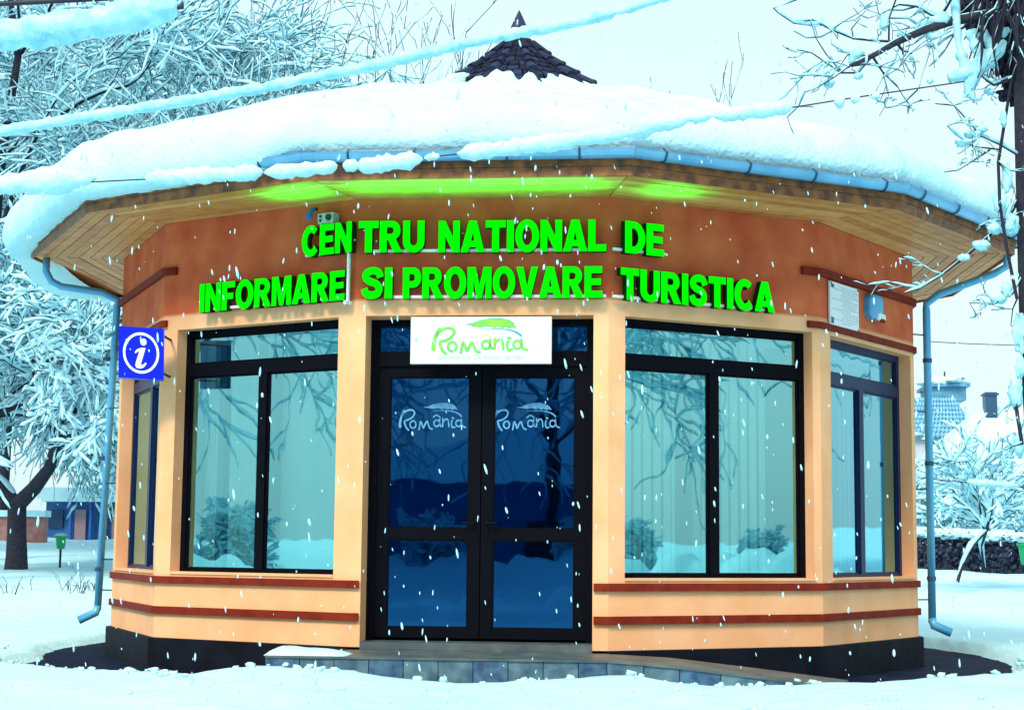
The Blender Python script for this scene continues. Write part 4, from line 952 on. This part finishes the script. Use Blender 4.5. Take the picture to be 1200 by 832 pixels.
mb = MB(); mb.box(xl + .2, xr - .2, YM + .3, YM + 5.7, 0, zb); mb.build('wall', HGREY, mh)
m = MB(); q = at(1112, 452, YM + 1); m.tube([(q.x, YM + 2, q.z), (q.x, YM + 2, q.z + .75)], .04, 6); m.build('chimney_pipe', WIRE, mh)
# neighbour with a snowy pitched roof
nh = thing('snowy_roof_house', 'grey house with a wide snow-covered roof and dark chimney at the right', 'house')
YN = 50; rdg = at(1215, 476, YN + 4); rdl = at(1150, 476, YN + 4); el = at(1072, 560, YN); er = at(1420, 560, YN)
mb = MB(); mb.add([(el.x, YN, el.z), (er.x, YN, er.z), (er.x, YN + 4, rdg.z), (rdl.x, YN + 4, rdg.z), (er.x, YN + 8, er.z), (el.x, YN + 8, el.z), (el.x, YN, el.z - .35), (er.x, YN, er.z - .35)], [(0, 1, 2, 3), (3, 2, 4, 5), (0, 3, 5), (6, 7, 1, 0)]); mb.build('snow_covered_roof', SNOW, nh)
mb = MB(); mb.box(el.x + .8, er.x - .3, YN + .5, YN + 7.5, 0, el.z - .02); wl = mb.build('wall', HGREY, nh)
a = at(1154, 480, YN + 3.5); b = at(1167, 460, YN + 3.5); mb = MB(); mb.box(a.x, b.x, YN + 3.3, YN + 3.9, a.z - .8, b.z); mb.box(a.x - .06, b.x + .06, YN + 3.24, YN + 3.96, b.z - .12, b.z - .04); mb.build('chimney', GUTD, nh)
mb = MB(); q0 = at(1165, 612, YN + .4); q1 = at(1192, 575, YN + .4); mb.box(q0.x, q1.x, YN + .35, YN + .49, q0.z, q1.z); mb.build('door', HPINK, nh)

# ------------------------------------------------------------------ overhead cables with snow
def cable(label, pts, Y, wr, runs, dY=0, m=ICE, group='snowy cables crossing the view'):
    P_ = [at(x, y, Y + dY * i / (len(pts) - 1)) for i, (x, y) in enumerate(pts)]
    sp = []
    for i in range(len(P_) - 1):
        p0, p1, p2, p3 = P_[max(0, i - 1)], P_[i], P_[i + 1], P_[min(len(P_) - 1, i + 2)]
        for k in range(10): t = k / 10; sp.append(.5 * ((2 * p1) + (p2 - p0) * t + (2 * p0 - 5 * p1 + 4 * p2 - p3) * t * t + (3 * p1 - p0 - 3 * p2 + p3) * t ** 3))
    sp.append(P_[-1]); c = thing('overhead_cable', label, 'cable', group)
    mb = MB(); mb.tube(sp, wr, 6); mb.build('wire', WIRE, c, True)
    def xat(u): k = u * (len(sp) - 1); i = min(len(sp) - 2, int(k)); return sp[i].lerp(sp[i + 1], k - i)
    for j, (u0, u1, r, dz) in enumerate(runs):
        L = (xat(u1) - xat(u0)).length; n_ = max(8, int(L / (r * .55))); mb = MB(); ps, rs = [], []
        for k in range(n_ + 1):
            t = k / n_; e = (min(1, min(t, 1 - t) * n_ / 3.0)) ** .5; q = xat(u0 + (u1 - u0) * t)
            rr = r * (1 + .35 * nz(t * L * 5 / (r * 14), j, Y) + .32 * nz(t * L * 2.2 / r, j + 4, Y)) * max(.08, e)
            ps.append(q + Vector((0, 0, dz * r + .12 * r * nz(t * L * 9, 3)))); rs.append(rr)
        mb.tube(ps, rs, 12)
        mb.v = [tuple(Vector(v) + Vector((nz(v[0], v[1], v[2], 1.1 / r), nz(v[1], v[2], v[0], 1.1 / r), nz(v[2], v[0], v[1], 1.1 / r))) * r * .28) for v in mb.v]
        stuff(mb.build('snow_roll', m, c, True))
    return c
cable('cable rising across the sky in front of the spire, sheathed in blue snow', [(-30, 161), (120, 136), (300, 106), (440, 78), (560, 50), (700, 22), (800, -8)], -6, .004, [(0, .865, .026, .25), (.855, 1, .019, .3)])
cable('thin cable with broken white snow rolls running along the eaves to the right tree', [(-20, 222), (100, 214), (305, 203), (420, 193), (560, 178), (700, 160), (800, 141), (915, 128), (1000, 115), (1130, 96)], -2, .005,
      [(0, .12, .08, .3), (.15, .225, .055, .1), (.225, .31, .05, .0), (.315, .335, .045, -.1), (.33, .395, .055, -.2), (.395, .41, .03, 0), (.425, .675, .058, .0), (.67, .70, .04, 0), (.70, .795, .05, .1), (.862, .878, .045, -.3), (.885, .897, .035, -.3), (.908, .916, .028, -.3)], 0, SNOW)
cable('thick snow-buried cable across the top left corner', [(-40, 46), (40, 38), (100, 30), (160, 18), (215, 8)], -6, .012, [(0, .98, .075, .0)])
cable('dark bare cable along the top left corner', [(-20, 6), (60, 2), (150, -3), (300, -12)], -6, .012, [])
cable('fine bare wire far off beyond the right downpipe', [(1086, 400), (1140, 403), (1240, 406)], 30, .012, [])
cable('fine wire passing behind the right twigs over the snowy roof', [(1080, 560), (1140, 566), (1240, 574)], 12, .008, [(.45, .75, .05, .3)])

# ------------------------------------------------------------------ trees and houses behind the viewer (seen mirrored in the glass)
for k, (x, y, s_) in enumerate([(-24, -6, 1.3), (-20, -16, 1.1), (-27, 3, 1.4), (-12, -30, 1.3), (-3, -34, 1.1), (5, -31, 1.4), (14, -28, 1.2), (22, -14, 1.2), (26, -4, 1.4), (30, 6, 1.3), (24, 14, 1.1)]):
    copy_tree(tA, (x, y, hgt(x, y) - .1), k * 1.9, s_, 'snow-covered street tree behind the viewer, mirrored in the glass', 'street trees mirrored in the windows')
for k, (x, y, w_, d_, h_) in enumerate([(-4, -44, 18, 6, 3.4)]):
    st = thing('street_house', 'dark blue house with a snowy roof mirrored in the door glass', 'house')
    mb = MB(); mb.box(x - w_ / 2, x + w_ / 2, y - d_ / 2, y + d_ / 2, -.5, h_); mb.build('wall', HBLUE, st)
    tx = 1 if w_ < d_ else 0
    for q_ in range(5):
        for z_ in (.9, 3.0):
            mb = MB()
            if tx: yy = y - d_ / 2 + (q_ + .5) * d_ / 5; xx = x + (w_ / 2 if x < 0 else -w_ / 2); mb.box(xx - .05, xx + .05, yy - .5, yy + .5, z_, z_ + 1.3)
            else: xx = x - w_ / 2 + (q_ + .5) * w_ / 5; mb.box(xx - .6, xx + .6, y + d_ / 2 - .05, y + d_ / 2 + .05, z_, z_ + 1.2)
            if z_ + 1.3 < h_ - .2: mb.build('window', WIRE, st)
    mb = MB(); mb.add([(x - w_ / 2 - .4, y - d_ / 2 - .4, h_), (x + w_ / 2 + .4, y - d_ / 2 - .4, h_), (x + w_ / 2 + .4, y + d_ / 2 + .4, h_), (x - w_ / 2 - .4, y + d_ / 2 + .4, h_), (x, y, h_ + 2.4)], [(0, 1, 4), (1, 2, 4), (2, 3, 4), (3, 0, 4)]); mb.build('roof', SNOW, st)

rng = random.Random(12); where = ('left window', 'narrow side window', 'door glass', 'right window')
for k in range(30):
    t = -130 + 260 * k / 29; R_ = rng.uniform(23, 29); x = R_ * sin(radians(t)); y = -6 - R_ * cos(radians(t))
    if y > 8 and abs(x) < 26: continue
    copy_tree(bs, (x, y, hgt(x, y) - .1), rng.uniform(0, 6), rng.uniform(.5, .85), 'snowy roadside bush behind the viewer, mirrored low in the glass', 'roadside bushes mirrored in the windows')['category'] = 'bush'

# ------------------------------------------------------------------ falling snow
rng = random.Random(99); mb = MB()
for k in range(1300):
    Y = CY + rng.uniform(2.6, 14) ; q = at(rng.uniform(-60, 1260), rng.uniform(-40, 860), Y)
    if q.z < .5 or (Y > -1.2 and (hypot(q.x, q.y - 3.97) < 5.5)): continue
    r = rng.uniform(.0014, .0050) * min(1, .35 + (Y - CY) / 12); l = r * rng.uniform(1.5, 4.5); sx = rng.uniform(-.35, .15)
    d = Vector((sx, 0, 1)).normalized()
    mb.tube([q - d * l, q - d * l * .4, q + d * l * .5, q + d * l], [r * .3, r, r * .85, r * .25], 5)
o = mb.build('falling_snowflakes', SNOW, None, True); stuff(o); o['label'] = 'wet snowflakes falling through the air in front of the building'; o['category'] = 'snowflakes'
